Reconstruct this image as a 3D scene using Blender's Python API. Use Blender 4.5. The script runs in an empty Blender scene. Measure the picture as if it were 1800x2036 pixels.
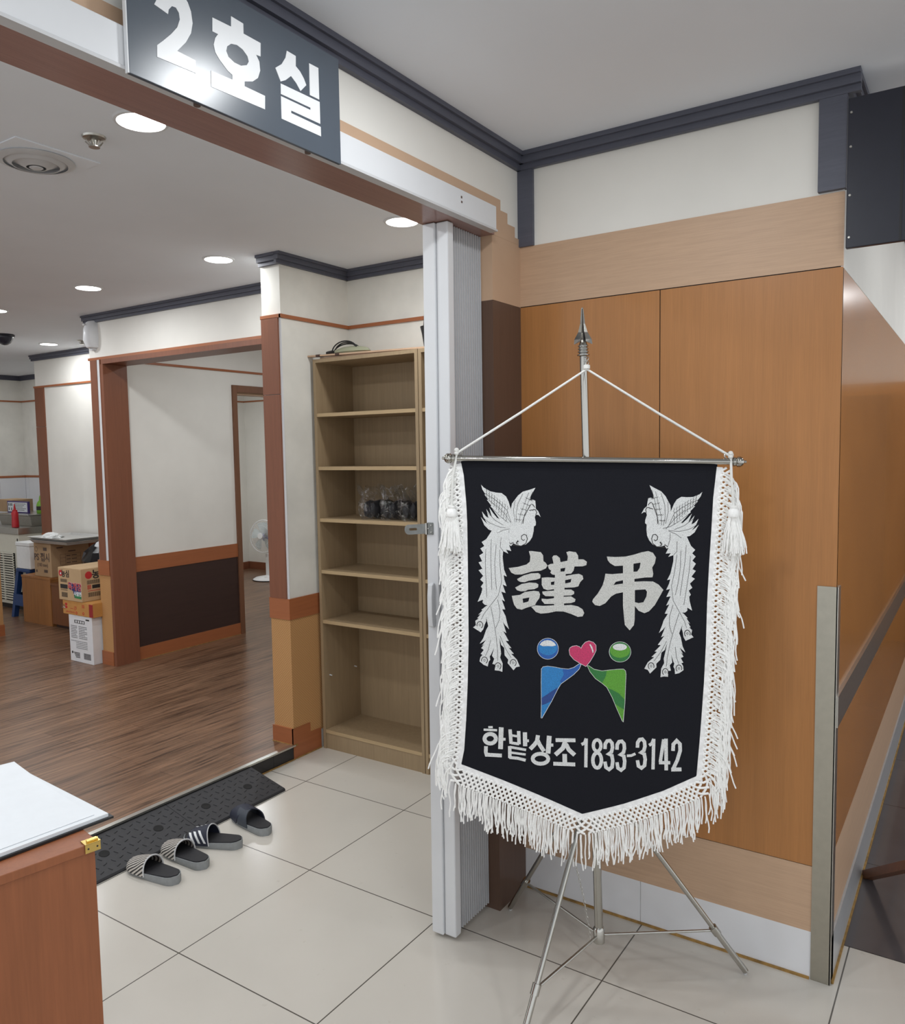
import bpy, bmesh, math, random
from mathutils import Vector, Matrix
from mathutils.geometry import tessellate_polygon
SC = bpy.context.scene
COL = SC.collection
random.seed(7)
PI = math.pi

# ---------------------------------------------------------------- camera, world, exposure
cam_data = bpy.data.cameras.new('camera')
cam_data.sensor_fit = 'HORIZONTAL'
cam_data.sensor_width = 36.0
cam_data.lens = 1582.53 / 1800.0 * 36.0
cam_data.clip_start = 0.02
cam = bpy.data.objects.new('camera', cam_data)
COL.objects.link(cam)
CR, CU, CF = (0.55361958, -0.83261424, -0.01609032), (0.07215896, 0.02871305, 0.99697976), (0.82963754, 0.55310857, -0.07597669)
cam.matrix_world = Matrix(((CR[0], CU[0], -CF[0], 0), (CR[1], CU[1], -CF[1], 0), (CR[2], CU[2], -CF[2], 1.5956), (0, 0, 0, 1)))
SC.camera = cam
world = bpy.data.worlds.new('world')
SC.world = world
world.use_nodes = True
world.node_tree.nodes['Background'].inputs[0].default_value = (0.94, 0.97, 1.0, 1)
world.node_tree.nodes['Background'].inputs[1].default_value = 1.0
vs = SC.view_settings
vs.view_transform = 'Standard'
vs.look = 'None'
vs.exposure = 0.28
vs.gamma = 1.0
vs.use_curve_mapping = False
SC.cycles.max_bounces = 10
SC.cycles.diffuse_bounces = 6
SC.cycles.caustics_reflective = False
SC.cycles.caustics_refractive = False
SC.cycles.sample_clamp_indirect = 6.0

# recessed LED lamps that are above or behind the picture: (x, y, watts)
CEIL = 2.6


def lamp(name, x, y, watts, z=CEIL - 0.004, size=0.14, color=(0.95, 0.98, 1.0), parent=None):
    ld = bpy.data.lights.new(name, 'AREA')
    ld.shape = 'DISK'
    ld.size = size
    ld.energy = watts
    ld.color = color
    o = bpy.data.objects.new(name, ld)
    COL.objects.link(o)
    o.location = (x, y, z)
    if parent:
        o.parent = parent
        o.location = Vector((x, y, z)) - parent.location
    return o


for x, y, w in ((1.47, 0.8, 6), (1.47, -0.8, 5), (0.2, 0.8, 5), (0.2, -0.8, 5), (-1.1, 0.0, 5), (3.3, -0.5, 4), (4.6, -0.5, 6), (6.0, -0.5, 8), (0.28, 2.14, 5), (0.28, 3.3, 5), (0.28, 4.455, 5), (1.55, 3.3, 5), (1.55, 4.455, 5), (1.55, 5.61, 5), (1.55, 6.77, 5), (0.2, 6.7, 5), (2.82, 7.9, 5), (4.6, 8.9, 5), (1.5, 8.9, 5), (4.4, 4.2, 7), (6.2, 4.2, 6), (6.0, 6.8, 12), (5.0, 7.2, 8)):
    lamp('ceiling_lamp', x, y, w)


# ---------------------------------------------------------------- materials
def lin(c):
    return tuple(((v / 255.0) / 12.92 if v / 255.0 <= 0.04045 else ((v / 255.0 + 0.055) / 1.055) ** 2.4) for v in c) + (1.0,)


class NT:
    def __init__(s, name):
        s.m = bpy.data.materials.new(name)
        s.m.use_nodes = True
        s.t = s.m.node_tree
        s.b = s.t.nodes['Principled BSDF']

    def n(s, kind, **kw):
        nd = s.t.nodes.new(kind)
        for k, v in kw.items():
            if k.startswith('i_'):
                key = k[2:].replace('_', ' ')
                nd.inputs[int(key) if key.isdigit() else key].default_value = v
            else:
                setattr(nd, k, v)
        return nd

    def l(s, a, b):
        s.t.links.new(a, b)

    def coords(s, scale=(1, 1, 1), loc=(0, 0, 0), rot=(0, 0, 0), kind='Object'):
        tc = s.n('ShaderNodeTexCoord')
        mp = s.n('ShaderNodeMapping')
        mp.inputs['Scale'].default_value = scale
        mp.inputs['Location'].default_value = loc
        mp.inputs['Rotation'].default_value = rot
        s.l(tc.outputs[kind], mp.inputs[0])
        return mp.outputs[0]

    def mix(s, fac, a, b, blend='MIX'):
        m = s.n('ShaderNodeMix', data_type='RGBA', blend_type=blend)
        if hasattr(fac, 'links'):
            s.l(fac, m.inputs[0])
        else:
            m.inputs[0].default_value = fac
        for v, i in ((a, 6), (b, 7)):
            if hasattr(v, 'links'):
                s.l(v, m.inputs[i])
            else:
                m.inputs[i].default_value = v
        return m.outputs[2]

    def ramp(s, fac, stops):
        r = s.n('ShaderNodeValToRGB')
        e = r.color_ramp.elements
        while len(e) < len(stops):
            e.new(0.5)
        for el, (p, c) in zip(e, stops):
            el.position = p
            el.color = c
        s.l(fac, r.inputs[0])
        return r.outputs[0]

    def noise(s, vec, scale=5, detail=4, rough=0.55, dist=0.0):
        nd = s.n('ShaderNodeTexNoise')
        nd.inputs['Scale'].default_value = scale
        nd.inputs['Detail'].default_value = detail
        nd.inputs['Roughness'].default_value = rough
        nd.inputs['Distortion'].default_value = dist
        s.l(vec, nd.inputs['Vector'])
        return nd.outputs[0]

    def bump(s, h, strength=0.2, dist=0.01):
        b = s.n('ShaderNodeBump')
        b.inputs['Strength'].default_value = strength
        b.inputs['Distance'].default_value = dist
        s.l(h, b.inputs['Height'])
        s.l(b.outputs[0], s.b.inputs['Normal'])

    def set(s, rough=0.5, metal=0.0, spec=0.5, coat=0.0):
        s.b.inputs['Roughness'].default_value = rough
        s.b.inputs['Metallic'].default_value = metal
        s.b.inputs['Specular IOR Level'].default_value = spec
        s.b.inputs['Coat Weight'].default_value = coat
        return s

    def color(s, c):
        if hasattr(c, 'links'):
            s.l(c, s.b.inputs['Base Color'])
        else:
            s.b.inputs['Base Color'].default_value = c


def plain(name, rgb, rough=0.5, metal=0.0, spec=0.5, vary=0.06, scale=30.0, bump=0.0):
    k = NT(name).set(rough, metal, spec)
    c = lin(rgb)
    v = k.noise(k.coords((scale,) * 3), 1.0, 3)
    d = tuple(x * (1 - vary) for x in c[:3]) + (1,)
    u = tuple(min(1, x * (1 + vary)) for x in c[:3]) + (1,)
    k.color(k.ramp(v, [(0.3, d), (0.7, u)]))
    if bump:
        k.bump(v, bump, 0.002)
    return k.m


def wood(name, rgb, grain=(90, 90, 2.5), rough=0.4, amt=0.14, spec=0.4, coat=0.0, fine=6.0):
    """veneer: noise stretched along one axis"""
    k = NT(name).set(rough, 0.0, spec, coat)
    v = k.noise(k.coords(grain), 1.0, 5, 0.6, 0.4)
    w = k.noise(k.coords(tuple(g * fine for g in grain)), 1.0, 2, 0.5)
    c = lin(rgb)
    d = tuple(x * (1 - amt) for x in c[:3]) + (1,)
    u = tuple(min(1, x * (1 + amt)) for x in c[:3]) + (1,)
    a = k.ramp(v, [(0.25, d), (0.75, u)])
    b = k.ramp(w, [(0.3, (0.86, 0.86, 0.86, 1)), (0.65, (1, 1, 1, 1))])
    k.color(k.mix(0.6, a, b, 'MULTIPLY'))
    k.bump(w, 0.05, 0.001)
    return k.m


M = {}
M['ceiling'] = plain('ceiling paint', (230, 235, 242), 0.85, spec=0.2, vary=0.02, scale=2)
M['wallpaper'] = plain('white wallpaper', (228, 226, 220), 0.8, spec=0.25, vary=0.035, scale=3.0, bump=0.05)
M['dingy'] = plain('soiled wallpaper', (222, 220, 213), 0.8, spec=0.25, vary=0.07, scale=5.0, bump=0.05)
M['pvc'] = plain('white plastic', (214, 216, 219), 0.35, vary=0.015, scale=8)
M['pvc_grey'] = plain('grey white plastic', (196, 197, 199), 0.4, vary=0.03, scale=20)
M['crown'] = wood('slate painted moulding', (86, 88, 100), (3, 3, 60), 0.45, 0.1)
M['orange'] = wood('orange veneer', (174, 119, 68), (60, 60, 1.6), 0.36, 0.08, 0.45)
M['tan'] = wood('pale tan veneer', (195, 163, 135), (2.0, 2.0, 70), 0.45, 0.05, 0.4)
M['tanpaint'] = plain('tan board', (194, 163, 136), 0.55, vary=0.03, scale=6)
M['darkcol'] = wood('dark brown veneer', (96, 74, 62), (50, 50, 2), 0.4, 0.06)
M['redbrown'] = wood('red brown veneer', (128, 80, 58), (60, 60, 2), 0.4, 0.08)
M['soffit'] = wood('brown soffit veneer', (150, 116, 108), (1.5, 60, 60), 0.22, 0.07, 0.5)
M['rail'] = wood('orange brown rail veneer', (162, 98, 62), (1.5, 1.5, 50), 0.4, 0.07)
M['espresso'] = wood('espresso panel', (62, 44, 40), (3, 3, 60), 0.45, 0.12)
M['bookwood'] = wood('ash veneer', (158, 137, 108), (55, 55, 2.0), 0.5, 0.10, 0.3)
M['bookedge'] = wood('ash edge band', (182, 158, 122), (2, 2, 40), 0.5, 0.08, 0.3)
M['cabwood'] = wood('golden cabinet veneer', (160, 108, 62), (40, 40, 2.0), 0.4, 0.22)
M['cabdark'] = wood('brown cabinet veneer', (120, 76, 48), (40, 40, 2.0), 0.4, 0.12)
M['desk'] = wood('cherry desk veneer', (146, 88, 56), (35, 35, 1.8), 0.45, 0.16, 0.4)
M['traymetal'] = plain('dull tray metal', (206, 206, 204), 0.42, 0.35, vary=0.04)
M['darkframe'] = wood('brown door frame veneer', (122, 84, 62), (60, 60, 2), 0.4, 0.08)
M['pleat'] = plain('grey pleated panel', (186, 187, 190), 0.45, vary=0.02, scale=6)
M['skirtmetal'] = plain('satin metal skirting', (186, 188, 190), 0.3, 0.25, vary=0.04)
M['zinc'] = plain('dull zinc', (128, 130, 128), 0.4, 0.5, vary=0.1, scale=60)
M['chrome'] = plain('polished chrome', (178, 176, 170), 0.09, 1.0, vary=0.01)
M['steel'] = plain('brushed steel', (186, 184, 178), 0.28, 1.0, vary=0.05, scale=60)
M['guard'] = plain('stainless corner guard', (176, 172, 160), 0.38, 1.0, vary=0.04, scale=40)
M['alu'] = plain('aluminium', (205, 205, 200), 0.3, 1.0, vary=0.04)
M['brass'] = plain('brass', (214, 184, 108), 0.22, 1.0, vary=0.05)
M['skirt'] = plain('white skirting tile', (222, 223, 226), 0.22, vary=0.02, scale=5)
M['caulk'] = plain('stained caulk', (150, 116, 62), 0.8, vary=0.35, scale=40)
M['blacktile'] = plain('black riser tile', (34, 33, 35), 0.2, vary=0.1)
M['rubber'] = plain('black rubber', (46, 46, 49), 0.62, vary=0.10, scale=60, bump=0.2)
M['hole'] = plain('black bolt hole', (12, 12, 13), 0.8)
M['cloth'] = plain('black banner cloth', (27, 28, 34), 0.85, spec=0.15, vary=0.12, scale=500, bump=0.1)
M['yarn'] = plain('white yarn', (246, 246, 244), 0.75, spec=0.25, vary=0.05, scale=200, bump=0.3)
M['tape'] = plain('white satin tape', (240, 240, 240), 0.5, vary=0.10, scale=90, bump=0.4)
M['cord'] = plain('white cord', (226, 226, 222), 0.5, vary=0.03, scale=100)
M['black'] = plain('black plastic', (26, 26, 28), 0.45)
M['navy'] = plain('dark navy board', (32, 34, 46), 0.35, vary=0.05)
M['signface'] = plain('glossy slate sign face', (76, 84, 94), 0.27, vary=0.02, bump=0.02, scale=14)  # slate lightened so the colour carries some of the glare haze
M['signwhite'] = plain('white sign lettering', (226, 228, 230), 0.35, vary=0.01)
M['paper'] = plain('white paper', (224, 228, 232), 0.7, vary=0.015)
M['paperpink'] = plain('pale pink paper', (226, 216, 220), 0.7, vary=0.015)
M['whitebox'] = plain('white carton', (226, 227, 230), 0.6, vary=0.02)
M['carton'] = plain('brown carton', (176, 146, 112), 0.75, vary=0.05, scale=12)
M['carton2'] = plain('kraft carton', (190, 160, 122), 0.75, vary=0.05, scale=12)
M['ocarton'] = plain('orange carton', (192, 138, 74), 0.65, vary=0.06, scale=14)
M['red'] = plain('red print', (188, 44, 44), 0.5)
M['redplastic'] = plain('red plastic', (176, 26, 36), 0.3)
M['greenplastic'] = plain('green plastic', (120, 178, 50), 0.3)
M['blueplastic'] = plain('blue plastic', (30, 60, 108), 0.45)
M['ink'] = plain('black ink', (40, 36, 36), 0.6)
M['greyink'] = plain('grey brown ink', (92, 74, 66), 0.6)
M['indigo'] = plain('indigo print', (44, 50, 110), 0.5)
M['purple'] = plain('purple frame', (62, 44, 110), 0.4)
M['greenink'] = plain('green print', (50, 130, 80), 0.5)
M['foam'] = plain('white foam', (228, 230, 230), 0.8, vary=0.02)
M['cream'] = plain('cream enamel', (214, 212, 198), 0.4, vary=0.02)
M['fanwhite'] = plain('fan plastic', (232, 233, 234), 0.35, vary=0.01)
M['fanblade'] = plain('pale grey blade', (190, 198, 198), 0.3, vary=0.02)
M['fanmotor'] = plain('lilac grey motor', (140, 140, 170), 0.4)
M['solegrey'] = plain('grey foam sole', (142, 146, 148), 0.65, vary=0.08, scale=60)
M['insole'] = plain('black insole', (34, 34, 38), 0.7, vary=0.1, scale=80)
M['navystrap'] = plain('navy strap', (36, 40, 56), 0.6, vary=0.1)
M['greystrap'] = plain('slate strap', (56, 62, 72), 0.6, vary=0.1)
M['wire'] = plain('grey wire', (120, 122, 124), 0.4, 0.6)
M['tapebrown'] = plain('dark tape', (70, 44, 34), 0.5)
M['greenglass'] = plain('olive plastic', (150, 152, 128), 0.3)
M['reddark'] = plain('dark red flap', (150, 40, 40), 0.5)


def silver(name, rgb, metal=0.35):
    k = NT(name).set(0.42, metal, 0.6)
    v = k.noise(k.coords((330, 620, 620)), 1.0, 3, 0.7)
    c = lin(rgb)
    k.color(k.ramp(v, [(0.28, tuple(x * 0.5 for x in c[:3]) + (1,)), (0.62, tuple(min(1, x * 1.12) for x in c[:3]) + (1,))]))
    k.bump(v, 0.6, 0.002)
    return k.m


M['silver'] = silver('silver embroidery', (232, 234, 234), 0.15)
M['silver_dark'] = silver('grey silver embroidery', (212, 212, 208), 0.2)
for nm, rgb in (('sky', (30, 130, 200)), ('blue', (24, 92, 176)), ('deepblue', (22, 66, 140)), ('leaf', (92, 164, 44)), ('green', (36, 122, 54)), ('pink', (206, 48, 104))):
    M['t_' + nm] = silver(nm + ' thread', rgb, 0.05)
M['t_navy'] = M['t_deepblue']
M['t_silver'] = M['silver']


def tile_floor(name, base, grout, size, ox, oy, rough, var, spots):
    k = NT(name).set(rough, 0.0, 0.5)
    vec = k.coords((1, 1, 1), (-ox, -oy, 0))
    br = k.n('ShaderNodeTexBrick', offset=0.0, squash=1.0)
    br.inputs['Scale'].default_value = 1.0
    br.inputs['Brick Width'].default_value = size
    br.inputs['Row Height'].default_value = size
    br.inputs['Mortar Size'].default_value = 0.0022
    br.inputs['Mortar Smooth'].default_value = 0.1
    br.inputs['Color1'].default_value = lin(base)
    br.inputs['Color2'].default_value = lin(tuple(v * 0.985 for v in base))
    br.inputs['Mortar'].default_value = lin(grout)
    k.l(vec, br.inputs['Vector'])
    v = k.noise(k.coords((1.6, 1.6, 1.6)), 1.0, 4, 0.6)
    shade = k.ramp(v, [(0.3, (1 - var, 1 - var, 1 - var, 1)), (0.7, (1, 1, 1, 1))])
    col = k.mix(1.0, br.outputs[0], shade, 'MULTIPLY')
    if spots:
        v2 = k.noise(k.coords((28, 28, 28)), 1.0, 2, 0.5)
        s2 = k.ramp(v2, [(0.70, (1, 1, 1, 1)), (0.84, (0.72, 0.69, 0.64, 1))])
        col = k.mix(0.5, col, s2, 'MULTIPLY')
    k.color(col)
    rr = k.n('ShaderNodeMapRange')
    rr.inputs['To Min'].default_value = rough * 0.75
    rr.inputs['To Max'].default_value = rough * 1.5
    k.l(v, rr.inputs[0])
    k.l(rr.outputs[0], k.b.inputs['Roughness'])
    k.bump(br.outputs[1], -0.35, 0.002)
    return k.m


M['tile'] = tile_floor('beige porcelain tile', (204, 199, 190), (88, 84, 78), 0.6, 0.9347, 1.5099, 0.17, 0.06, True)
M['darktile'] = tile_floor('charcoal porcelain tile', (92, 88, 90), (52, 50, 50), 0.6, 0.305, 1.537, 0.10, 0.25, False)
M['kitchentile'] = tile_floor('white wall tile', (222, 226, 228), (170, 172, 172), 0.25, 0, 0, 0.2, 0.03, False)


def plank_floor():
    k = NT('brown plank vinyl').set(0.32, 0, 0.4)
    vec = k.coords((1, 1, 1), (0.1, -2.965, 0))
    br = k.n('ShaderNodeTexBrick', offset=0.37, offset_frequency=2, squash=1.0)
    br.inputs['Scale'].default_value = 1.0
    br.inputs['Brick Width'].default_value = 0.92
    br.inputs['Row Height'].default_value = 0.102
    br.inputs['Mortar Size'].default_value = 0.0011
    br.inputs['Color1'].default_value = lin((134, 104, 82))
    br.inputs['Color2'].default_value = lin((116, 88, 68))
    br.inputs['Mortar'].default_value = lin((62, 42, 32))
    k.l(vec, br.inputs['Vector'])
    g = k.noise(k.coords((2.2, 42, 42)), 1.0, 6, 0.62, 0.6)
    g2 = k.noise(k.coords((9, 170, 170)), 1.0, 3, 0.6)
    a = k.ramp(g, [(0.36, (0.36, 0.32, 0.30, 1)), (0.47, (0.82, 0.80, 0.78, 1)), (0.66, (1.28, 1.25, 1.22, 1))])
    b = k.ramp(g2, [(0.32, (0.72, 0.70, 0.68, 1)), (0.6, (1.05, 1.05, 1.05, 1))])
    c = k.mix(1.0, br.outputs[0], a, 'MULTIPLY')
    k.color(k.mix(0.75, c, b, 'MULTIPLY'))
    k.bump(g2, 0.15, 0.001)
    return k.m


M['plank'] = plank_floor()


def wicker_mat():
    k = NT('woven tan wallcovering').set(0.7, 0, 0.25)
    vec = k.coords((1, 1, 1))
    w1 = k.n('ShaderNodeTexWave', wave_type='BANDS', bands_direction='Z')
    w1.inputs['Scale'].default_value = 60
    w1.inputs['Distortion'].default_value = 1.5
    w1.inputs['Detail'].default_value = 2
    w2 = k.n('ShaderNodeTexWave', wave_type='BANDS', bands_direction='DIAGONAL')
    w2.inputs['Scale'].default_value = 45
    w2.inputs['Distortion'].default_value = 2
    k.l(vec, w1.inputs[0])
    k.l(vec, w2.inputs[0])
    f = k.mix(0.5, w1.outputs[0], w2.outputs[0])
    k.color(k.ramp(f, [(0.1, lin((172, 126, 80))), (0.9, lin((200, 156, 106)))]))
    k.bump(f, 0.3, 0.002)
    return k.m


M['wicker'] = wicker_mat()


def zigzag_mat():
    k = NT('woven zigzag strap').set(0.6, 0, 0.3)
    w = k.n('ShaderNodeTexWave', wave_type='BANDS', bands_direction='DIAGONAL', wave_profile='TRI')
    w.inputs['Scale'].default_value = 34
    w.inputs['Distortion'].default_value = 3.0
    w.inputs['Detail'].default_value = 0
    w.inputs['Detail Scale'].default_value = 0.6
    k.l(k.coords(), w.inputs[0])
    k.color(k.ramp(w.outputs[0], [(0.42, lin((52, 50, 50))), (0.52, lin((196, 190, 182)))]))
    return k.m


M['zigzag'] = zigzag_mat()


def emis(name, rgb, s):
    k = NT(name)
    k.b.inputs['Emission Color'].default_value = rgb + (1,)
    k.b.inputs['Emission Strength'].default_value = s
    k.b.inputs['Base Color'].default_value = (0.9, 0.9, 0.9, 1)
    return k.m


M['lampglow'] = emis('lit diffuser', (1.0, 0.985, 0.95), 14.0)


def film():
    """crumpled clear film: mostly see-through, white only where a crease catches the light"""
    k = NT('clear plastic film')
    tr = k.n('ShaderNodeBsdfTransparent')
    tr.inputs[0].default_value = (0.93, 0.94, 0.95, 1)
    gl = k.n('ShaderNodeBsdfGlossy')
    gl.inputs['Roughness'].default_value = 0.12
    mx = k.n('ShaderNodeMixShader')
    v = k.noise(k.coords((34, 34, 34)), 1.0, 4, 0.65, 1.2)
    bp_ = k.n('ShaderNodeBump')
    bp_.inputs['Strength'].default_value = 1.0
    bp_.inputs['Distance'].default_value = 0.02
    k.l(v, bp_.inputs['Height'])
    k.l(bp_.outputs[0], gl.inputs['Normal'])
    k.l(k.ramp(v, [(0.50, (0.05, 0.05, 0.05, 1)), (0.60, (0.45, 0.45, 0.45, 1)), (0.66, (0.08, 0.08, 0.08, 1))]), mx.inputs[0])
    k.l(tr.outputs[0], mx.inputs[1])
    k.l(gl.outputs[0], mx.inputs[2])
    k.l(mx.outputs[0], k.t.nodes['Material Output'].inputs[0])
    return k.m


M['film'] = film()


# ---------------------------------------------------------------- mesh helpers
class B:
    def __init__(s):
        s.v = []
        s.f = []

    def add(s, vs, fs):
        o = len(s.v)
        s.v += [tuple(v) for v in vs]
        s.f += [tuple(i + o for i in f) for f in fs]
        return s

    def box(s, lo, hi, mat=None):
        x0, y0, z0 = lo
        x1, y1, z1 = hi
        vs = [(x0, y0, z0), (x1, y0, z0), (x1, y1, z0), (x0, y1, z0), (x0, y0, z1), (x1, y0, z1), (x1, y1, z1), (x0, y1, z1)]
        if mat is not None:
            vs = [mat @ Vector(v) for v in vs]
        return s.add(vs, [(0, 3, 2, 1), (4, 5, 6, 7), (0, 1, 5, 4), (1, 2, 6, 5), (2, 3, 7, 6), (3, 0, 4, 7)])

    def loft(s, rings, cap=True, closed=True):
        n = len(rings[0])
        vs = [p for r in rings for p in r]
        fs = []
        for i in range(len(rings) - 1):
            for j in range(n if closed else n - 1):
                k = (j + 1) % n
                fs.append((i * n + j, i * n + k, (i + 1) * n + k, (i + 1) * n + j))
        if cap and closed:
            fs.append(tuple(range(n))[::-1])
            fs.append(tuple((len(rings) - 1) * n + j for j in range(n)))
        return s.add(vs, fs)

    def tube(s, path, r, n=8, cap=True):
        P = [Vector(p) for p in path]
        rr = r if isinstance(r, (list, tuple)) else [r] * len(P)
        rings = []
        ref = None
        for i, p in enumerate(P):
            t = (P[min(i + 1, len(P) - 1)] - P[max(i - 1, 0)])
            if t.length < 1e-9:
                t = Vector((0, 0, 1))
            t.normalize()
            if ref is None:
                ref = t.orthogonal().normalized()
            ref = (ref - t * ref.dot(t))
            if ref.length < 1e-6:
                ref = t.orthogonal()
            ref.normalize()
            b = t.cross(ref)
            rings.append([p + (ref * math.cos(2 * PI * j / n) + b * math.sin(2 * PI * j / n)) * rr[i] for j in range(n)])
        return s.loft(rings, cap)

    def lathe(s, prof, origin=(0, 0, 0), axis=(0, 0, 1), n=24, cap=True):
        a = Vector(axis).normalized()
        u = a.orthogonal().normalized()
        w = a.cross(u)
        o = Vector(origin)
        return s.loft([[o + a * h + (u * math.cos(2 * PI * j / n) + w * math.sin(2 * PI * j / n)) * max(r, 1e-5) for j in range(n)] for r, h in prof], cap)

    def prism(s, loops, fn, t0, t1):
        """loops: outer polygon and holes in 2-D; fn(u, v, t) -> point; solid between t0 and t1"""
        if isinstance(loops[0][0], (int, float)):
            loops = [loops]
        tris = tessellate_polygon([[Vector((u, v, 0)) for u, v in lp] for lp in loops])
        pts = [p for lp in loops for p in lp]
        n = len(pts)
        vs = [fn(u, v, t0) for u, v in pts] + [fn(u, v, t1) for u, v in pts]
        fs = [tuple(t) for t in tris] + [tuple(i + n for i in reversed(t)) for t in tris]
        o = 0
        for lp in loops:
            m = len(lp)
            for i in range(m):
                a, b = o + i, o + (i + 1) % m
                fs.append((a, b, b + n, a + n))
            o += m
        return s.add(vs, fs)

    def mesh(s, name):
        me = bpy.data.meshes.new(name)
        me.from_pydata(s.v, [], s.f)
        bm = bmesh.new()
        bm.from_mesh(me)
        bmesh.ops.recalc_face_normals(bm, faces=bm.faces)
        bm.to_mesh(me)
        bm.free()
        return me


def obj(name, b, mat, parent=None, local=False, smooth=False, bevel=0.0, label=None, kind=None):
    """ONE mesh object; built in world coordinates unless local, then moved under its parent's base"""
    if parent is not None and not local:
        inv = (Matrix.Translation(parent.location) @ Matrix.Rotation(parent.rotation_euler.z, 4, 'Z')).inverted()
        g = parent.parent
        if g is not None:
            inv = (Matrix.Translation(g.location) @ Matrix.Rotation(g.rotation_euler.z, 4, 'Z') @ Matrix.Translation(parent.location)).inverted()
        b.v = [tuple(inv @ Vector(v)) for v in b.v]
    me = b.mesh(name)
    me.materials.append(M[mat] if isinstance(mat, str) else mat)
    o = bpy.data.objects.new(name, me)
    COL.objects.link(o)
    if parent is not None:
        o.parent = parent
    if smooth:
        for p in me.polygons:
            p.use_smooth = True
        try:
            me.set_sharp_from_angle(angle=math.radians(40))
        except Exception:
            pass
    if bevel:
        md = o.modifiers.new('edge', 'BEVEL')
        md.width = bevel
        md.segments = 2
        md.limit_method = 'ANGLE'
        md.angle_limit = math.radians(40)
    if label:
        o['label'] = label
    if kind:
        o['kind'] = kind
    return o


def tag(o, label, cat, group=None):
    o['label'] = label
    o['category'] = cat
    if group:
        o['group'] = group
    return o


def thing(name, label, cat, loc, rz=0.0, group=None):
    o = bpy.data.objects.new(name, None)
    COL.objects.link(o)
    o.empty_display_size = 0.1
    o.location = loc
    o.rotation_euler = (0, 0, rz)
    return tag(o, label, cat, group)


def dup(root, loc, rz, label, group=None):
    r = root.copy()
    COL.objects.link(r)
    r.location = loc
    r.rotation_euler = (0, 0, rz)
    r['label'] = label
    if group:
        r['group'] = group
    for ch in list(root.children):
        c = ch.copy()
        COL.objects.link(c)
        c.parent = r
        for g in list(ch.children):
            d = g.copy()
            COL.objects.link(d)
            d.parent = c
    return r


def struct(name, b, mat, parent=None, **kw):
    o = obj(name, b, mat, parent, **kw)
    if parent is None:
        o['kind'] = 'structure'
    return o


def sbox(name, lo, hi, mat, parent=None, **kw):
    return struct(name, B().box(lo, hi), mat, parent, **kw)


def text_mesh(name, body, size, mat, parent, origin, right, up, normal, bold=0.0, depth=0.0006, sx=1.0):
    """real lettering: a text curve turned into a mesh and laid on a face"""
    cu = bpy.data.curves.new('lettering', 'FONT')
    cu.body = body
    cu.size = size
    cu.extrude = depth
    cu.offset = bold
    cu.align_x = 'CENTER'
    cu.align_y = 'CENTER'
    cu.resolution_u = 3
    tmp = bpy.data.objects.new('lettering', cu)
    COL.objects.link(tmp)
    dg = bpy.context.evaluated_depsgraph_get()
    me = bpy.data.meshes.new_from_object(tmp.evaluated_get(dg))
    bpy.data.objects.remove(tmp)
    bpy.data.curves.remove(cu)
    r, u, n, o = Vector(right), Vector(up), Vector(normal), Vector(origin)
    b = B()
    b.add([o + r * (v.co.x * sx) + u * v.co.y + n * v.co.z for v in me.vertices], [tuple(p.vertices) for p in me.polygons])
    bpy.data.meshes.remove(me)
    return obj(name, b, mat, parent)

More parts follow.
